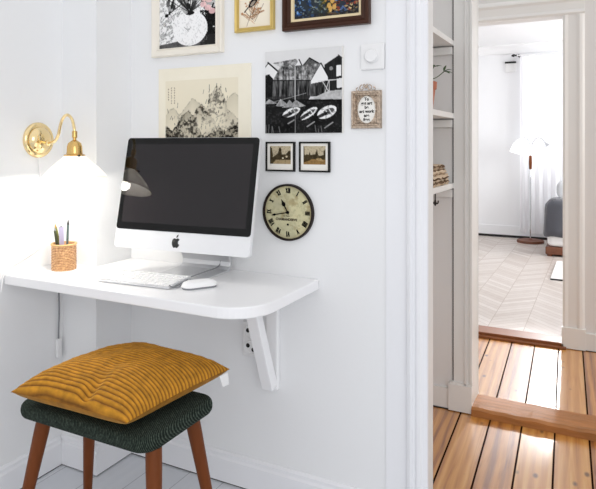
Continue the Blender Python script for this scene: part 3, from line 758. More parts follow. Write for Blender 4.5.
# --- ink landscape on paper
def landscape():
    c = Canvas(340, 250, (242, 236, 219)); n = c.noise(5, 11)
    c.put(np.ones(c.x.shape), np.stack([241+8*(n-.5), 235+8*(n-.5), 217+10*(n-.5)], 2))
    X = lambda x: (x-25)/525.; Y = lambda y: (y-38)/470.*1.0
    inner = (c.x > X(68)) & (c.x < X(482)) & (c.y > Y(98))
    c.put(inner, (234, 226, 204))
    f = c.noise(26, 12, (1, 1.3)); g = c.noise(60, 13, (1, 1)); h_ = c.noise(12, 14)
    def ridge(pts):
        xs = np.array([X(a) for a, b in pts]); ys = np.array([Y(b) for a, b in pts]); return np.interp(c.x, xs, ys)
    def mountain(pts, col, al, rough=.05, depth=.25, thr=.46, seed=1):
        top = ridge(pts)+(c.noise(22, seed)-.5)*rough
        m = (c.y > top) & inner & (c.x > X(pts[0][0])) & (c.x < X(pts[-1][0]))
        fade = np.clip(1-(c.y-top)/depth, 0, 1)
        c.put(m*fade, col, al)
        e = np.clip(1-np.abs(c.y-top)/.012, 0, 1)*((c.x > X(pts[0][0])) & (c.x < X(pts[-1][0])))*inner
        c.put(e*np.clip((g-.4)*6, 0, 1), (60, 56, 48), min(1, al*1.1))
        tex = m*np.clip((f*.6+g*.4-thr)*9, 0, 1)*np.clip(1.25-(c.y-top)/(depth*1.3), 0, 1)
        c.put(tex, (34, 31, 28), min(1., al*1.7))
    mountain([(70, 265), (90, 238), (120, 228), (150, 262), (190, 225), (230, 182), (260, 205), (310, 235)], (150, 142, 124), .30, .02, .18, .75, 21)
    mountain([(410, 215), (440, 180), (465, 168), (482, 180)], (150, 142, 124), .30, .02, .25, .7, 22)
    mountain([(305, 260), (318, 200), (345, 160), (365, 132), (385, 155), (405, 175), (425, 240), (482, 290)], (150, 143, 128), .28, .05, .35, .50, 23)
    mountain([(220, 290), (250, 235), (280, 215), (310, 250), (330, 270), (360, 300)], (150, 143, 128), .45, .05, .3, .53, 24)
    mountain([(68, 330), (110, 340), (140, 300), (170, 265), (205, 240), (235, 265), (260, 330), (310, 380)], (120, 114, 100), .5, .06, .4, .47, 25)
    mountain([(68, 320), (80, 315), (110, 350), (150, 380)], (110, 104, 90), .5, .06, .4, .47, 26)
    mountain([(240, 400), (300, 360), (340, 345), (380, 330), (430, 335), (482, 300)], (110, 104, 90), .55, .06, .4, .47, 27)
    mist = np.exp(-(((c.x-X(315))/.13)**2+((c.y-Y(318))/.07)**2)); c.put(mist*inner, (236, 228, 206), .85)
    r = np.random.RandomState(3)
    for k in range(230):                                                                   # brush strokes: trees and crags
        b = r.choice(5); cx_, cy_, sx, sy = [(175, 310, 38, 40), (360, 190, 32, 34), (100, 380, 30, 34), (400, 370, 60, 28), (270, 395, 60, 25)][b]
        x0, y0 = X(r.normal(cx_, sx)), Y(r.normal(cy_, sy))
        if not (X(70) < x0 < X(478)) or y0 < Y(130): continue
        a = r.uniform(-1.9, -.9); L = r.uniform(.01, .035)
        c.line((x0, y0), (x0+L*math.cos(a), y0+L*math.sin(a)*1.3), r.uniform(.0025, .006), (40, 38, 34), r.uniform(.4, .9))
    for i, col in enumerate((86, 104, 122)):                                               # columns of tiny characters
        for j in range(7 if i else 5):
            x0, y0 = X(col), Y(132+12*j+(6 if i == 0 else 0))
            c.line((x0-.006, y0), (x0+.007, y0+r.uniform(-.006, .006)), .0032, (84, 60, 44), .8); c.line((x0, y0-.008), (x0+r.uniform(-.004, .004), y0+.010), .003, (84, 60, 44), .7)
    return c
x0, x1, z1 = -1.488, -1.078, 1.482; hh = .367
t = thing('ink_landscape', 'cream paper ink painting of craggy mountains behind the computer', 'picture', ((x0+x1)/2, WY, z1-hh/2))
bm = NB(); bx(bm, -(x1-x0)/2, (x1-x0)/2, -.006, .0, -hh/2, hh/2); obj('backing', bm, M['paper'], t)
picture('painting', landscape(), x1-x0, hh, -.0064, M['silk'], t)

# --- white framed flower drawing
def vase():
    c = Canvas(150, 190, G(242)); f = c.noise(26, 31); g = c.noise(60, 32)
    c.put(((f > .56)).astype(float), G(150), .55); c.put((g > .66).astype(float), G(90), .5)
    Xv = lambda x: (x-75)/395.; Yv = lambda y: .5+(y)/720.                                  # the zoomed lower half fills y .5..1
    c.put(((c.x > .72) & (c.y > .62) & (g > .42)).astype(float), G(26), .95); c.put(((c.x > .80) & (c.y > .60) & (f > .35)).astype(float), G(22), .9)
    r = np.random.RandomState(8)
    for k in range(60):
        x0, y0 = r.uniform(.02, .4), r.uniform(.62, .98); a = r.uniform(-1.2, -.2); c.line((x0, y0), (x0+.05*math.cos(a), y0+.04*math.sin(a)), .006, G(70), .6)
    c.put((c.y > .955-.08*c.x).astype(float), G(48), .75)
    c.ell(.55, .80, .30, .185, G(238)); c.ell(.55, .80, .295, .18, G(246))
    m = c.ell(.55, .80, .29, .175, G(246)); c.put(m & (g > .62), G(200), .6)
    for k in range(3): c.line((.45+.03*k, .78+.02*k), (.53+.02*k, .83-.02*k), .006, G(150))
    c.ell(.55, .635, .08, .022, G(30))
    for k in range(90):                                                                    # bouquet above
        x0, y0 = r.normal(.56, .22), r.uniform(.02, .60); a = r.uniform(0, 2*PI)
        col = G(r.choice([20, 40, 90, 170, 225])); c.ell(x0, y0, r.uniform(.02, .07), r.uniform(.012, .04), col, .9, a)
    for k in range(26):
        a = r.uniform(-2.6, -.5); c.line((.55, .63), (.55+.4*math.cos(a), .63+.28*math.sin(a)), .007, G(35), .85)
    for x0, y0 in ((.86, .60), (.78, .56), (.93, .64), (.88, .52), (.80, .50)): c.ell(x0, y0, .055, .03, (236, 196, 196), .9)
    c.line((.14, .635), (.42, .52), .010, G(30)); c.ell(.14, .635, .035, .02, G(30)); c.ell(.27, .555, .03, .03, G(60))
    return c
x0, x1, z0 = -1.517, -1.197, 1.527; w, h = x1-x0, .40
t = thing('picture_frame', 'white-framed black and white drawing of a round vase of flowers', 'picture', ((x0+x1)/2+.004, WY, z0+h/2))
bm = NB(); frame_ring(bm, w, h, [(0, 0), (0, .018), (.004, .022), (.024, .014), (.027, .017), (.031, .012), (.031, 0)]); fr = obj('frame', bm, M['cream'], t)
picture('drawing', vase(), w-.058, h-.058, -.008, M['silk'], t)

# --- gilt framed bird
def bird():
    c = Canvas(90, 130, (240, 231, 212)); r = np.random.RandomState(4)
    for k in range(34):
        a = r.uniform(-2.8, -.3); p = (.42+r.normal(0, .05), .80+r.normal(0, .05)); c.line(p, (p[0]+.30*math.cos(a), p[1]+.20*math.sin(a)), .010, [(150, 112, 80), (190, 140, 100), (96, 72, 56)][k % 3], .75)
        c.ell(p[0]+.30*math.cos(a), p[1]+.20*math.sin(a), .03, .016, (176, 128, 92), .7)
    c.line((.25, .97), (.45, .62), .010, (120, 90, 70)); c.line((.5, .90), (.78, .58), .010, (110, 84, 60))
    c.ell(.46, .53, .17, .065, (28, 26, 28), 1, -.5); c.ell(.60, .44, .065, .045, (30, 28, 30)); c.line((.30, .62), (.18, .70), .022, (30, 28, 30)); c.line((.42, .58), (.40, .66), .01, (60, 50, 40)); c.line((.66, .44), (.73, .45), .012, (90, 70, 40))
    c.ell(.44, .555, .09, .03, (190, 176, 160), .8, -.5)
    return c
x0, x1, z0 = -1.146, -.989, 1.590; w, h = x1-x0, .215
t = thing('picture_frame', 'narrow gilt frame with a small bird perched on twigs', 'picture', ((x0+x1)/2+.004, WY, z0+h/2))
bm = NB(); frame_ring(bm, w, h, [(0, 0), (0, .014), (.003, .017), (.009, .012), (.013, .014), (.015, .010), (.015, 0)]); obj('frame', bm, M['gold'], t)
picture('drawing', bird(), w-.028, h-.028, -.006, M['silk'], t)

# --- walnut framed oil painting
def oil():
    c = Canvas(170, 120, (44, 52, 60)); r = np.random.RandomState(12); f = c.noise(9, 41)
    zones = [(.14, .30, [(52, 104, 176), (34, 70, 128), (120, 160, 206), (24, 34, 60)]), (.36, .22, [(90, 110, 112), (46, 52, 54), (150, 160, 150)]), (.5, .2, [(88, 80, 30), (60, 66, 34), (40, 48, 40)]),
             (.62, .14, [(206, 158, 78), (220, 180, 110), (150, 70, 50)]), (.74, .16, [(36, 40, 60), (100, 130, 190), (40, 28, 26)]), (.90, .18, [(222, 200, 150), (40, 30, 24), (150, 60, 44), (190, 160, 110)])]
    for k in range(900):
        cx_, sx, cols = zones[r.choice(len(zones))]; x0, y0 = r.normal(cx_, sx*.45), r.uniform(0, 1)
        col = np.array(cols[r.choice(len(cols))], float)
        if y0 < .45: col = col*.5+np.array((150, 170, 190))*.5*r.uniform(.5, 1)
        c.ell(x0, y0, r.uniform(.008, .026), r.uniform(.01, .035), np.clip(col*r.uniform(.7, 1.15), 0, 255), .85, r.uniform(0, 3))
    c.put((c.y > .93).astype(float), (34, 34, 38), .6)
    for x0, y0 in ((.55, .80), (.60, .72), (.57, .86), (.63, .84)): c.ell(x0, y0, .03, .05, (222, 176, 96), .9)
    for x0, y0 in ((.70, .60), (.66, .68), (.72, .66)): c.ell(x0, y0, .035, .05, (82, 130, 206), .9)
    return c
x0, x1, z0 = -.951, -.644, 1.577; w, h = x1-x0, .25
t = thing('picture_frame', 'wide dark walnut frame around a colourful dabbed oil painting', 'picture', ((x0+x1)/2+.004, WY, z0+h/2))
bm = NB(); frame_ring(bm, w, h, [(0, 0), (0, .022), (.004, .026), (.010, .026), (.014, .020), (.022, .023), (.028, .016), (.030, .010), (.030, 0)]); fr = obj('frame', bm, M['oak'], t)
bm = NB(); frame_ring(bm, w-.058, h-.058, [(0, .008), (0, .013), (.008, .010), (.010, .006), (.010, .002)]); obj('liner', bm, M['liner'], t)
picture('painting', oil(), w-.076, h-.076, -.006, M['paint'], t)

# --- two little sepia views in black frames
def view(kind):
    c = Canvas(84, 84, (238, 235, 228)); f = c.noise(16, 50+kind); g = c.noise(30, 60+kind)
    a = (c.x > .10) & (c.x < .90) & (c.y > .10) & (c.y < .78)
    sky = np.stack([196-20*c.y, 182-16*c.y, 154-12*c.y], 2); c.put(a.astype(float), sky)
    def p(pts, col, al=1.): 
        keep = c.a.copy(); c.poly(pts, col, al); c.a = np.where(a[..., None], c.a, keep)
    tree = np.stack([44+46*f, 38+40*f, 26+30*f], 2)
    if kind == 0:
        p([(.1, .62), (.30, .46), (.42, .40), (.58, .42), (.72, .42), (.9, .34), (.9, .66), (.1, .70)], tree); p([(.10, .12), (.18, .18), (.22, .45), (.2, .78), (.1, .78)], tree)
        p([(.40, .44), (.45, .20), (.50, .14), (.55, .24), (.56, .48)], tree); p([(.34, .48), (.40, .36), (.46, .46)], tree); p([(.72, .40), (.82, .28), (.9, .30), (.9, .5)], tree)
        p([(.30, .62), (.9, .62), (.9, .78), (.12, .78)], (170, 150, 114)); p([(.1, .78), (.30, .60), (.34, .62), (.2, .78)], (80, 68, 46))
        c.ell(.6, .56, .03, .03, (226, 214, 186)); c.ell(.74, .50, .04, .04, (206, 190, 160))
    else:
        p([(.1, .48), (.22, .40), (.34, .44), (.5, .40), (.7, .46), (.9, .40), (.9, .66), (.1, .66)], tree); p([(.28, .46), (.33, .30), (.37, .46)], tree); p([(.50, .46), (.55, .34), (.59, .22), (.64, .44)], tree)
        p([(.82, .30), (.9, .22), (.9, .6), (.84, .55)], tree); p([(.1, .10), (.13, .10), (.15, .5), (.1, .5)], tree)
        p([(.1, .70), (.4, .58), (.9, .60), (.9, .78), (.1, .78)], (150, 118, 74)); p([(.55, .56), (.72, .54), (.86, .66), (.6, .62)], (176, 150, 106)); p([(.1, .62), (.4, .6), (.1, .72)], (72, 56, 34))
    c.put((a & (g > .6)).astype(float), (60, 50, 34), .25)
    if kind == 0: c.line((.10, .82), (.16, .815), .012, (110, 104, 96), .8)
    return c
for k, (x0, x1, lab) in enumerate(((-1.022, -.911, 'small square black frame with sepia tree view, nearer the computer'), (-.894, -.783, 'small square black frame with sepia country road, farther from the computer'))):
    t = thing('photo_frame', lab, 'picture', ((x0+x1)/2+.004, WY, 1.1575), group='pair of small sepia photos above the clock'); w, h = x1-x0, .100
    bm = NB(); frame_ring(bm, w, h, [(0, 0), (0, .010), (.001, .011), (.0045, .011), (.0055, .010), (.0055, 0)]); obj('frame', bm, M['blackwood'], t)
    picture('photograph', view(k), w-.010, h-.010, -.006, M['silk'], t)

# ------------------------------------------------------------------ clock
t = thing('wall_clock', 'round antique-style wall clock with Roman numerals and dark rim', 'clock', (-.9325, WY, .9705))
R = .0955
bm = NB(); lathe(bm, [(R, 0), (R, -.012), (R-.002, -.016), (R-.005, -.016), (R-.007, -.012), (R-.0075, -.006)], 72, 'Y'); obj('rim', bm, M['rim'], t, smooth=True)
c = Canvas(150, 150, (206, 200, 168)); n = c.noise(5, 71); f = c.noise(22, 72); rr = np.hypot(c.x-.5, c.y-.5)*2
c.put(np.ones(c.x.shape), np.stack([196+34*(n-.3), 192+28*(n-.3), 158+16*(n-.3)], 2)); c.put(np.clip((f-.52)*5, 0, 1), (176, 172, 138), .6)
c.put(np.clip((rr-.8)*4, 0, 1), (168, 150, 112), .55); c.put(np.exp(-((c.x-.28)**2+(c.y-.35)**2)/.01), (180, 176, 150), .6); c.put(np.clip((c.noise(9, 75)-.58)*6, 0, 1), (152, 130, 90), .45)
dial = picture('dial', c, .19, .19, -.0065, M['silk'], t, mask=rr < .985)
# numerals as strokes lying on the dial
def stroke(p, q, w):
    p, q = Vector((p[0], 0, p[1])), Vector((q[0], 0, q[1])); d = (q-p).normalized(); s = Vector((-d.z, 0, d.x))*w*.68
    prism(bm, [((p+s).x, (p+s).z), ((q+s).x, (q+s).z), ((q-s).x, (q-s).z), ((p-s).x, (p-s).z)], -.0076, -.0066, 'Y')
NUM = ['XII', 'I', 'II', 'III', 'IIII', 'V', 'VI', 'VII', 'VIII', 'IX', 'X', 'XI']
hgt = .0165
for i, s in enumerate(NUM):
    a = PI/2-2*PI*i/12; rad = .073; upv = Vector((math.cos(a), math.sin(a))); rt = Vector((upv.y, -upv.x)); cen = upv*rad
    wd = {'I': .0044, 'V': .0090, 'X': .0098}; tot = sum(wd[k] for k in s); x = -tot/2
    def P2(u, v): q = cen+rt*u+upv*v; return (q.x, q.y)
    H2 = hgt/2
    bm = NB()
    for ch_ in s:
        w_ = wd[ch_]; a0, a1 = x+.0009, x+w_-.0009
        if ch_ == 'I': stroke(P2(x+w_/2, -H2), P2(x+w_/2, H2), .0026); stroke(P2(a0, H2), P2(a1, H2), .0011); stroke(P2(a0, -H2), P2(a1, -H2), .0011)
        elif ch_ == 'V': stroke(P2(a0+.0008, H2), P2(x+w_/2, -H2), .0027); stroke(P2(a1-.0006, H2), P2(x+w_/2, -H2), .0012)
        else: stroke(P2(a0+.001, H2), P2(a1-.001, -H2), .0027); stroke(P2(a1-.001, H2), P2(a0+.001, -H2), .0012)
        x += w_
    obj('numeral', bm, M['ink'], t)
def text(body, size, loc, m, parent, name='lettering', bold=0., sx=1., serif=False):
    cu = bpy.data.curves.new(name, 'FONT'); cu.body = body; cu.size = size; cu.align_x = 'CENTER'; cu.align_y = 'CENTER'; cu.extrude = .0003; cu.offset = bold
    tmp = bpy.data.objects.new(name+'_tmp', cu); C.objects.link(tmp); bpy.context.view_layer.update()
    me = bpy.data.meshes.new_from_object(tmp.evaluated_get(bpy.context.evaluated_depsgraph_get())); bpy.data.objects.remove(tmp); bpy.data.curves.remove(cu)
    o = bpy.data.objects.new(name, me); C.objects.link(o); me.materials.clear(); me.materials.append(m); o.parent = parent
    o.location = loc; o.rotation_euler = (PI/2, 0, 0); o.scale = (sx, 1, 1); return o
text('CHAMANDERVE', .0112, (-.006, -.0070, -.0245), M['softink'], t, bold=.0004, sx=1.0)
text('de Paris', .0075, (-.006, -.0070, -.0125), M['softink'], t)
bm = NB(); lathe(bm, [(.0036, -.0066), (.0036, -.0080), (.0001, -.0081)], 16, 'Y', (0, 0, -.041)); obj('winding_hole', bm, M['ink'], t)
bm = NB()
def hand(ang, L, w, y, spade):
    d = Vector((math.cos(ang), math.sin(ang))); s = Vector((-d.y, d.x))
    def q(u, v): p = d*u*L+s*v; return (p.x, p.y)
    if spade: pts = [q(-.15, w*.5), q(.45, w*.5), q(.55, w*1.9), q(.68, w*2.1), q(.78, w*.9), q(1, 0), q(.78, -w*.9), q(.68, -w*2.1), q(.55, -w*1.9), q(.45, -w*.5), q(-.15, -w*.5)]
    else: pts = [q(-.12, w*.6), q(.7, w*.6), q(.8, w*1.5), q(.88, w*.8), q(1, 0), q(.88, -w*.8), q(.8, -w*1.5), q(.7, -w*.6), q(-.12, -w*.6)]
    b_ = NB(); prism(b_, pts, y-.001, y, 'Y'); return b_
obj('hour_hand', hand(math.radians(119), .050, .0034, -.0095, True), M['ink'], t)
obj('minute_hand', hand(math.radians(191), .063, .0028, -.0115, False), M['ink'], t)
bm = NB(); lathe(bm, [(.0045, -.0066), (.0045, -.0135), (.0001, -.014)], 18, 'Y'); obj('hand_boss', bm, M['ink'], t, smooth=True)

# ------------------------------------------------------------------ ornate silver frame with motto
t = thing('ornate_frame', 'small ornate silver frame with oval motto and crest on top', 'picture', (-.654, WY, 1.3085)); w, h = .100, .119
bm = NB(); frame_ring(bm, w, h, [(0, 0), (0, .008), (.002, .012), (.008, .012), (.010, .008), (.014, .009), (.016, .006), (.016, 0)])
rr_ = random.Random(3)
def curl(bm, cx_, cz_, r0, a0, turns, sgn, rad=.0017, y=-.011):
    pts = []
    for k in range(15):
        f = k/14; a = a0+sgn*turns*2*PI*f; r = r0*(1-.75*f); pts.append((cx_+r*math.cos(a), y, cz_+r*math.sin(a)))
    tube(bm, pts, [rad*(1-.35*k/14) for k in range(15)], 7)
for sx in (-1, 1):
    curl(bm, sx*.012, h/2+.008, .010, PI/2 if sx > 0 else PI/2, .9, -sx); curl(bm, sx*.026, h/2+.003, .007, PI/2, .8, -sx); curl(bm, sx*.004, h/2+.017, .005, -PI/2, .8, sx)
lathe(bm, [(.0055, -.006), (.005, -.012), (.0001, -.014)], 14, 'Y', (0, 0, h/2+.012))
fr = obj('frame', bm, M['pewter'], t, smooth=True, angle=35)
# pierced spandrel plate with oval opening
bm = NB(); A_, B_ = .031, .045; hw, hh_ = .0355, .045; outer = []; inner_ = []
for k in range(64):
    a = 2*PI*k/64; c_, s_ = math.cos(a), math.sin(a); m_ = max(abs(c_)/hw, abs(s_)/(hh_))
    outer.append(bm.verts.new((c_/m_, -.004, s_/m_))); inner_.append((bm.verts.new((A_*c_*.99, -.0075, B_*s_*.985)), bm.verts.new((A_*c_*.95, -.003, B_*s_*.95))))
for k in range(64):
    j = (k+1) % 64
    bm.faces.new((outer[k], outer[j], inner_[j][0], inner_[k][0])); bm.faces.new((inner_[k][0], inner_[j][0], inner_[j][1], inner_[k][1]))
for sx in (-1, 1):
    for sz in (-1, 1):
        curl(bm, sx*.028, sz*.038, .007, rr_.uniform(0, 6), .9, sx*sz, .0013, -.007); curl(bm, sx*.031, sz*.024, .004, rr_.uniform(0, 6), .8, -sx*sz, .0011, -.007); curl(bm, sx*.017, sz*.043, .004, rr_.uniform(0, 6), .8, sx*sz, .0011, -.007)
obj('filigree', bm, M['pewter'], t, smooth=True, angle=35)
bm = NB(); lathe(bm, [(1, -.0025), (.0001, -.0025)], 48, 'Y')
for v in bm.verts: v.co.x *= .0305; v.co.z *= .0445
card = obj('motto_card', bm, M['paper'], t)
for k, s in enumerate(('To', 'get art', 'be', 'art work', 'are', 'free')):
    text(s, .0135, (0, -.0030, .0325-.0128*k), M['ink'], card, bold=.0004)

# round dimmer on the wall
t = thing('dimmer_switch', 'white square wall dimmer with a round turning knob', 'switch', (-.6335, WY, 1.4735))
bm = NB(); bx(bm, -.0385, .0385, -.010, 0, -.0405, .0405); obj('plate', bm, M['plastic'], t, bevel=.003)
bm = NB(); lathe(bm, [(.0235, -.010), (.0235, -.013), (.0215, -.0145), (.0205, -.022), (.0185, -.024), (.0001, -.0242)], 40, 'Y', (0, 0, .001)); obj('knob', bm, M['plastic'], t, smooth=True)

# ------------------------------------------------------------------ hall shelves
for z0, lab in ((1.643, 'white plank shelf in the hall, uppermost of three'), (1.315, 'white plank shelf in the hall carrying the potted plant'), (1.000, 'white plank shelf in the hall carrying the folded throw')):
    t = thing('wall_shelf', lab, 'shelf', (-.85, 2.3, z0), group='plank shelves in the hall recess')
    bm = NB(); bx(bm, .001, .263, -.47, HB-2.3-.001, 0, .024); obj('board', bm, M['trimwarm'], t, bevel=.002)
    bm = NB(); bx(bm, .001, .258, HB-2.3-.026, HB-2.3-.001, -.040, -.006); obj('cleat', bm, M['trimwarm'], t, bevel=.002)
    bm = NB(); bx(bm, .001, .020, -.47, HB-2.3-.03, -.040, 0); obj('cleat', bm, M['trimwarm'], t, bevel=.002)
# plant
t = thing('potted_plant', 'small green plant in a terracotta pot on the hall shelf', 'plant', (-.662, 2.45, 1.339))
bm = NB(); lathe(bm, [(.0001, 0), (.040, 0), (.050, .088), (.055, .090), (.057, .120), (.052, .122), (.049, .100)], 32); obj('pot', bm, M['terracotta'], t, smooth=True)
bm = NB(); lathe(bm, [(.0505, .104), (.02, .108), (.0001, .110)], 24); obj('soil', bm, M['soil'], t)
def leaf(bm, p, d, L, w, droop=.2):
    p, d = Vector(p), Vector(d).normalized(); s = d.cross(Vector((0, 0, 1))).normalized(); n = s.cross(d)
    prev = None
    for k in range(7):
        f = k/6; c_ = p+d*L*f-Vector((0, 0, 1))*droop*L*f*f; ww = w*math.sin(PI*min(1, f*.92+.06))
        cur = [bm.verts.new(c_-s*ww+n*ww*.25), bm.verts.new(c_), bm.verts.new(c_+s*ww+n*ww*.25)]
        if prev: bm.faces.new((prev[0], prev[1], cur[1], cur[0])); bm.faces.new((prev[1], prev[2], cur[2], cur[1]))
        prev = cur
bs = NB(); stems = [[(0, 0, .10), (.03, -.0, .128), (.06, -.01, .138), (.092, -.02, .158)], [(0, 0, .10), (.02, .01, .15), (.045, .0, .182)], [(0, 0, .10), (-.02, .02, .16), (-.05, .03, .20)], [(0, 0, .10), (.0, -.02, .17), (.01, -.05, .21)]]
for s in stems: tube(bs, spline(s, 5), .0018, 6)
obj('stem', bs, M['leaf'], t)
for tip, ds in (((.092, -.02, .158), ((1, 0, .45), (.6, -.5, -.1), (.2, .2, .9), (1, .3, 0))), ((.045, 0, .182), ((1, 0, .3), (.5, -.6, .1), (-.3, .5, .4))), ((-.05, .03, .20), ((-1, 0, .3), (0, 1, .4))), ((.01, -.05, .21), ((0, -1, .3), (.5, -.4, .6), (-.6, -.3, .3)))):
    for d in ds:
        bm = NB(); leaf(bm, tip, d, .036, .010); obj('leaf', bm, M['leaf'], t, smooth=True)
# bowl
t = NB(); lathe(t, [(.0001, 0), (.028, 0), (.030, .006), (.052, .028), (.060, .055), (.057, .055), (.048, .030), (.025, .010), (.0001, .009)], 36)
tag(obj('bowl', t, M['ceramic'], smooth=True, loc=(-.668, 2.36, 1.667)), 'round white ceramic bowl on the uppermost hall shelf', 'bowl')
# folded knitted throw
def folded():
    bm = NB(); lay = bm.loops.layers.float_color.new('paint'); z = 0.
    for k, (w_, th) in enumerate(((.205, .022), (.198, .023), (.188, .021), (.165, .020))):
        pts = []; r = th/2
        for i in range(9):
            a = -PI/2+PI*i/8; pts.append((w_/2+r*math.cos(a)-r, r*math.sin(a)))
        for i in range(9):
            a = PI/2+PI*i/8; pts.append((-w_/2+r*math.cos(a)+r, r*math.sin(a)))
        ny = 26; prev = None
        for j in range(ny+1):
            y = -.15+.30*j/ny
            ring = [bm.verts.new((x+.004*math.sin(j*.5+k*2)+.003*math.sin(i*2.), y, z+r+zz*1.04+.0025*math.sin(j*.9+i*1.3+k))) for i, (x, zz) in enumerate(pts)]
            if prev:
                for i in range(len(ring)):
                    f = bm.faces.new((prev[i], prev[(i+1) % 18], ring[(i+1) % 18], ring[i]))
                    st = (i+2*k) % 6
                    for l in f.loops: l[lay] = (lin((204, 184, 160)) if st < 4 else lin((104, 84, 66)))+(1,)
            else: bm.faces.new(ring[::-1])
            prev = ring
        bm.faces.new(prev); z += th*.99
    return bm
tag(obj('folded_throw', folded(), M['silk'], smooth=True, loc=(-.695, 2.47, 1.0245), angle=70), 'folded beige striped knitted throw on the lowest hall shelf', 'blanket')
# iron hook under the shelf
bm = NB(); tube(bm, spline([(0, 0, 0), (0, 0, -.018), (0, 0, -.038)], 4), .003, 8)
for s in (-1, 1): tube(bm, spline([(0, 0, -.030), (s*.006, -s*.006, -.044), (s*.014, -s*.012, -.042), (s*.016, -s*.014, -.032)], 6), [.003]*19, 8)
lathe(bm, [(.001, -.056), (.0055, -.048), (.004, -.040), (.001, -.036)], 12)
tag(obj('coat_hook', bm, M['iron'], smooth=True, loc=(-.600, 2.405, 1.002)), 'small black iron double hook hanging under the lowest hall shelf', 'hook')

# ------------------------------------------------------------------ bedroom
t = thing('floor_lamp', 'slim chrome floor lamp with white shade and wooden grip', 'lamp', (-.755, 7.70, 0))
bm = NB(); lathe(bm, [(.0001, 0), (.155, 0), (.158, .012), (.150, .030), (.03, .036), (.012, .05), (.0001, .05)], 40); obj('base', bm, M['bedwood'], t, smooth=True)
bm = NB(); tube(bm, [(0, 0, .04), (0, 0, .89)], .008, 10); tube(bm, [(0, 0, 1.03), (0, 0, 1.16)], .007, 10); obj('pole', bm, M['chrome'], t, smooth=True)
bm = NB(); lathe(bm, [(.008, .89), (.016, .90), (.019, .97), (.016, 1.05), (.008, 1.06)], 16); obj('grip', bm, M['teak'], t, smooth=True)
bm = NB(); tube(bm, spline([(0, 0, 1.14), (-.02, 0, 1.22), (-.045, 0, 1.27), (-.075, 0, 1.27)], 6), .006, 8); tube(bm, spline([(0, 0, 1.14), (.03, 0, 1.22), (.07, 0, 1.27), (.13, 0, 1.262), (.17, 0, 1.20)], 8), .006, 8); obj('arm', bm, M['chrome'], t, smooth=True)
bm = NB(); lathe(bm, [(.020, .185), (.06, .17), (.10, .10), (.114, .0), (.111, .0), (.096, .10), (.056, .165)], 36)
for v in bm.verts: v.co = Matrix.Translation((-.130, 0, 1.08)) @ Matrix.Rotation(math.radians(16), 4, 'Y') @ v.co
obj('lamp_shade', bm, mat('lit white lamp shade', (252, 252, 252), .5, emit=.8), t, smooth=True)
bm = NB(); lathe(bm, [(.012, .04), (.018, .02), (.040, -.012), (.038, -.012), (.014, .018)], 20)
for v in bm.verts: v.co = Matrix.Translation((.185, 0, 1.185)) @ Matrix.Rotation(math.radians(-35), 4, 'Y') @ v.co
obj('reading_head', bm, M['chrome'], t, smooth=True)

bm = NB(); prev = None; n = 260
for i in range(n+1):
    x = -.895+1.5*i/n; y = .018*math.sin(i*.42+.8*math.sin(i*.05))+.012*math.sin(i*.13+1)
    cur = [bm.verts.new((x, 7.86+y*(1 if k else .7), zz)) for k, zz in enumerate((2.30, 1.6, .9, .09))]
    if prev:
        for k in range(3): bm.faces.new((prev[k], cur[k], cur[k+1], prev[k+1]))
    prev = cur
tag(obj('curtain', bm, M['curtain'], smooth=True, angle=180), 'long sheer white curtain hanging behind the floor lamp', 'curtain')
t = thing('curtain_rod', 'thin curtain rod with black end knob on the bedroom wall', 'curtain rod', (-.95, 7.86, 2.315))
bm = NB(); tube(bm, [(0, 0, 0), (1.6, 0, 0)], .007, 8); obj('rod', bm, M['plastic'], t)
bm = NB(); lathe(bm, [(.0001, -.05), (.016, -.03), (.020, -.015), (.010, 0.), (.012, .02), (.0001, .021)], 16, 'X'); obj('finial', bm, M['black'], t, smooth=True)
bm = NB(); bx(bm, .03, .05, 0, .14, -.012, .012); obj('bracket', bm, M['black'], t); bm = NB(); bx(bm, 1.5, 1.52, 0, .14, -.012, .012); obj('bracket', bm, M['black'], t)
t = thing('wall_vent', 'square white wall vent with a black slot beside the curtain', 'vent', (-1.02, BW, 2.188))
bm = NB(); bx(bm, -.066, .066, -.03, 0, -.064, .064); obj('cover', bm, M['plastic'], t, bevel=.004)
bm = NB(); bx(bm, -.066, .066, -.04, -.005, .045, .068); obj('slot', bm, M['black'], t)

# bed
t = thing('bed', 'low bed with white bedding on a brown wooden frame', 'bed', (.30, 7.2, 0))
bm = NB(); bx(bm, -.82, .95, -.37, .47, .02, .10); obj('frame', bm, M['bedwood'], t, bevel=.008)
for x in (-.78, .90):
    for y in (-.33, .43):
        bm = NB(); tube(bm, [(x, y, .03), (x, y, 0)], [.030, .026], 14); obj('leg', bm, M['bedwood'], t, smooth=True)
bm = NB(); slab(bm, 1.76, .84, .06, .102, .58, .05)
for v in bm.verts: v.co += Vector((.075, .05, 0))
obj('mattress', bm, M['linen'], t, smooth=True, angle=60)
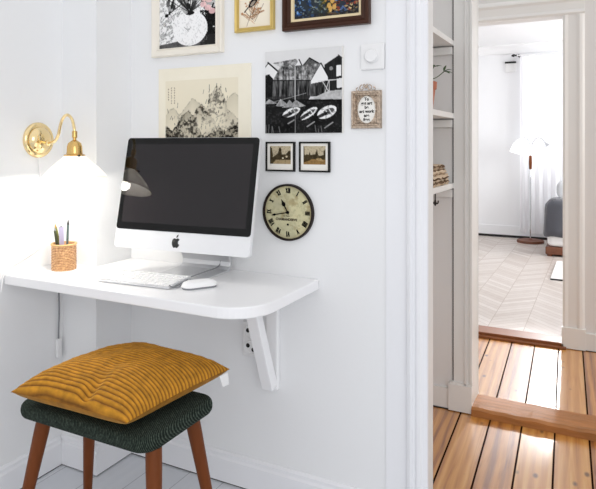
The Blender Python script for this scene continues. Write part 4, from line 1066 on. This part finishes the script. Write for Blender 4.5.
# throw draped over the near corner of the mattress
bm = NB(); X0, Y0 = -.805-.012, -.37-.012; rc = .07
out = [(-.50+.0*k, Y0, 0, -1) for k in range(1)]
out = [(-.45-(.45+X0+rc)*-0-(k/10)*(-.45-(X0+rc)), Y0, 0., -1.) for k in range(11)]
out += [(X0+rc-rc*math.sin(a), Y0+rc-rc*math.cos(a), -math.sin(a), -math.cos(a)) for a in [PI/2*k/8 for k in range(1, 9)]]
out += [(X0, Y0+rc+.30*k/10, -1., 0.) for k in range(1, 11)]
lev = [(.215, -.016), (.30, -.012), (.40, -.006), (.50, 0.), (.545, .006), (.575, .022), (.592, .05), (.600, .10), (.603, .13)]
prev = None
for z, ins in lev:
    cur = []
    for k, (x, y, nx, ny) in enumerate(out):
        w = .007*math.sin(k*1.1+z*5)*(1 if z < .55 else .2)
        cur.append(bm.verts.new((x-nx*(ins+w), y-ny*(ins+w), z+.006*math.sin(k*.8)*(z < .25))))
    if prev:
        for k in range(len(out)-1): bm.faces.new((prev[k], prev[k+1], cur[k+1], cur[k]))
    prev = cur
o = obj('throw_blanket', bm, M['throw'], smooth=True, angle=180, loc=(.30, 7.2, 0)); m_ = o.modifiers.new('thick', 'SOLIDIFY'); m_.thickness = .010; m_.offset = 1
tag(o, 'charcoal grey wool throw draped over the near corner of the bed', 'blanket')
bm = NB(); slab(bm, .16, .36, .06, 0, .19, .06, crown=.01)
tag(obj('pillow', bm, M['greylinen'], smooth=True, angle=60, loc=(-.36, 7.44, .586)), 'pale grey pillow standing on the bed', 'pillow')
t = thing('rug', 'white rug with dark edge on the parquet beside the bed', 'rug', (.35, 6.1, 0))
bm = NB(); bx(bm, -.74, .9, -.44, .42, .001, .016); obj('pile', bm, M['rug'], t, bevel=.004)
bm = NB(); bx(bm, -.74, .9, -.452, -.44, .001, .012); obj('border', bm, M['black'], t)

# ------------------------------------------------------------------ light
sc = bpy.context.scene
wd = bpy.data.worlds.new('daylight'); sc.world = wd; wd.use_nodes = True
bg = wd.node_tree.nodes['Background']
nt = wd.node_tree
tc = nt.nodes.new('ShaderNodeTexCoord'); sp = nt.nodes.new('ShaderNodeSeparateXYZ'); nt.links.new(tc.outputs['Generated'], sp.inputs[0])
mr = nt.nodes.new('ShaderNodeMapRange'); mr.inputs['From Min'].default_value = -.4; mr.inputs['From Max'].default_value = 1.; nt.links.new(sp.outputs['Z'], mr.inputs['Value'])
nt.links.new(ramp(nt, mr.outputs['Result'], [(0., (238, 238, 240)), (1., (252, 252, 255))]), bg.inputs['Color'])
bg.inputs['Strength'].default_value = 1.02

def area(name, loc, target, sx, sy, power, col=(1, 1, 1)):
    l = bpy.data.lights.new(name, 'AREA'); l.shape = 'RECTANGLE'; l.size = sx; l.size_y = sy; l.energy = power; l.color = col
    o = bpy.data.objects.new(name, l); C.objects.link(o); o.location = loc
    o.rotation_euler = (Vector(target)-Vector(loc)).to_track_quat('-Z', 'Y').to_euler(); return o
l = bpy.data.lights.new('bulb_light', 'POINT'); l.energy = 4.; l.color = (1, .95, .87); l.shadow_soft_size = .02
o = bpy.data.objects.new('bulb_light', l); C.objects.link(o); o.location = (LX+tipx, LY+tipy, 1.098)
area('bedroom_fill_light', (1.9, 6.3, 1.5), (-1.2, 6.6, .9), 2.2, 1.8, 84, (.98, .99, 1))  # fill added out of view to brighten the bedroom, no window built here
area('bedroom_curtain_light', (-.2, 7.97, 1.3), (-.2, 5., 1.1), 1.3, 2.1, 5, (.98, .99, 1))
l = bpy.data.lights.new('landing_floor_spot', 'SPOT'); l.energy = 540; l.spot_size = math.radians(12); l.spot_blend = .7; l.shadow_soft_size = .05; l.color = (.97, .98, 1)  # spot added high in the bedroom, bleaches the landing floor through the doorway
o = bpy.data.objects.new('landing_floor_spot', l); C.objects.link(o); o.location = (-.30, 7.7, 2.38)
o.rotation_euler = (Vector((-.48, 3.4, 0))-o.location).to_track_quat('-Z', 'Y').to_euler()
area('landing_fill_light', (1.9, 3.25, 1.7), (-.5, 3.25, .3), .9, 1.4, 16, (1, .97, .92))  # unseen fill added at the landing's right end to brighten the hall
area('room_window_light', (1.6, -1.4, 1.9), (-1.1, 1.6, .9), 1.8, 1.6, 24, (1, 1, 1))

# ------------------------------------------------------------------ camera
cam = bpy.data.cameras.new('camera'); co = bpy.data.objects.new('camera', cam); C.objects.link(co)
cam.sensor_fit = 'HORIZONTAL'; cam.sensor_width = 36; cam.lens = 36*590/596; cam.shift_y = -(244.5-144)/596; cam.clip_start = .05
co.location = (0, 0, 1.2); co.rotation_euler = (PI/2, 0, math.radians(27.1))
sc.camera = co
sc.view_settings.view_transform = 'Standard'
sc.view_settings.look = 'None'
sc.cycles.max_bounces = 10
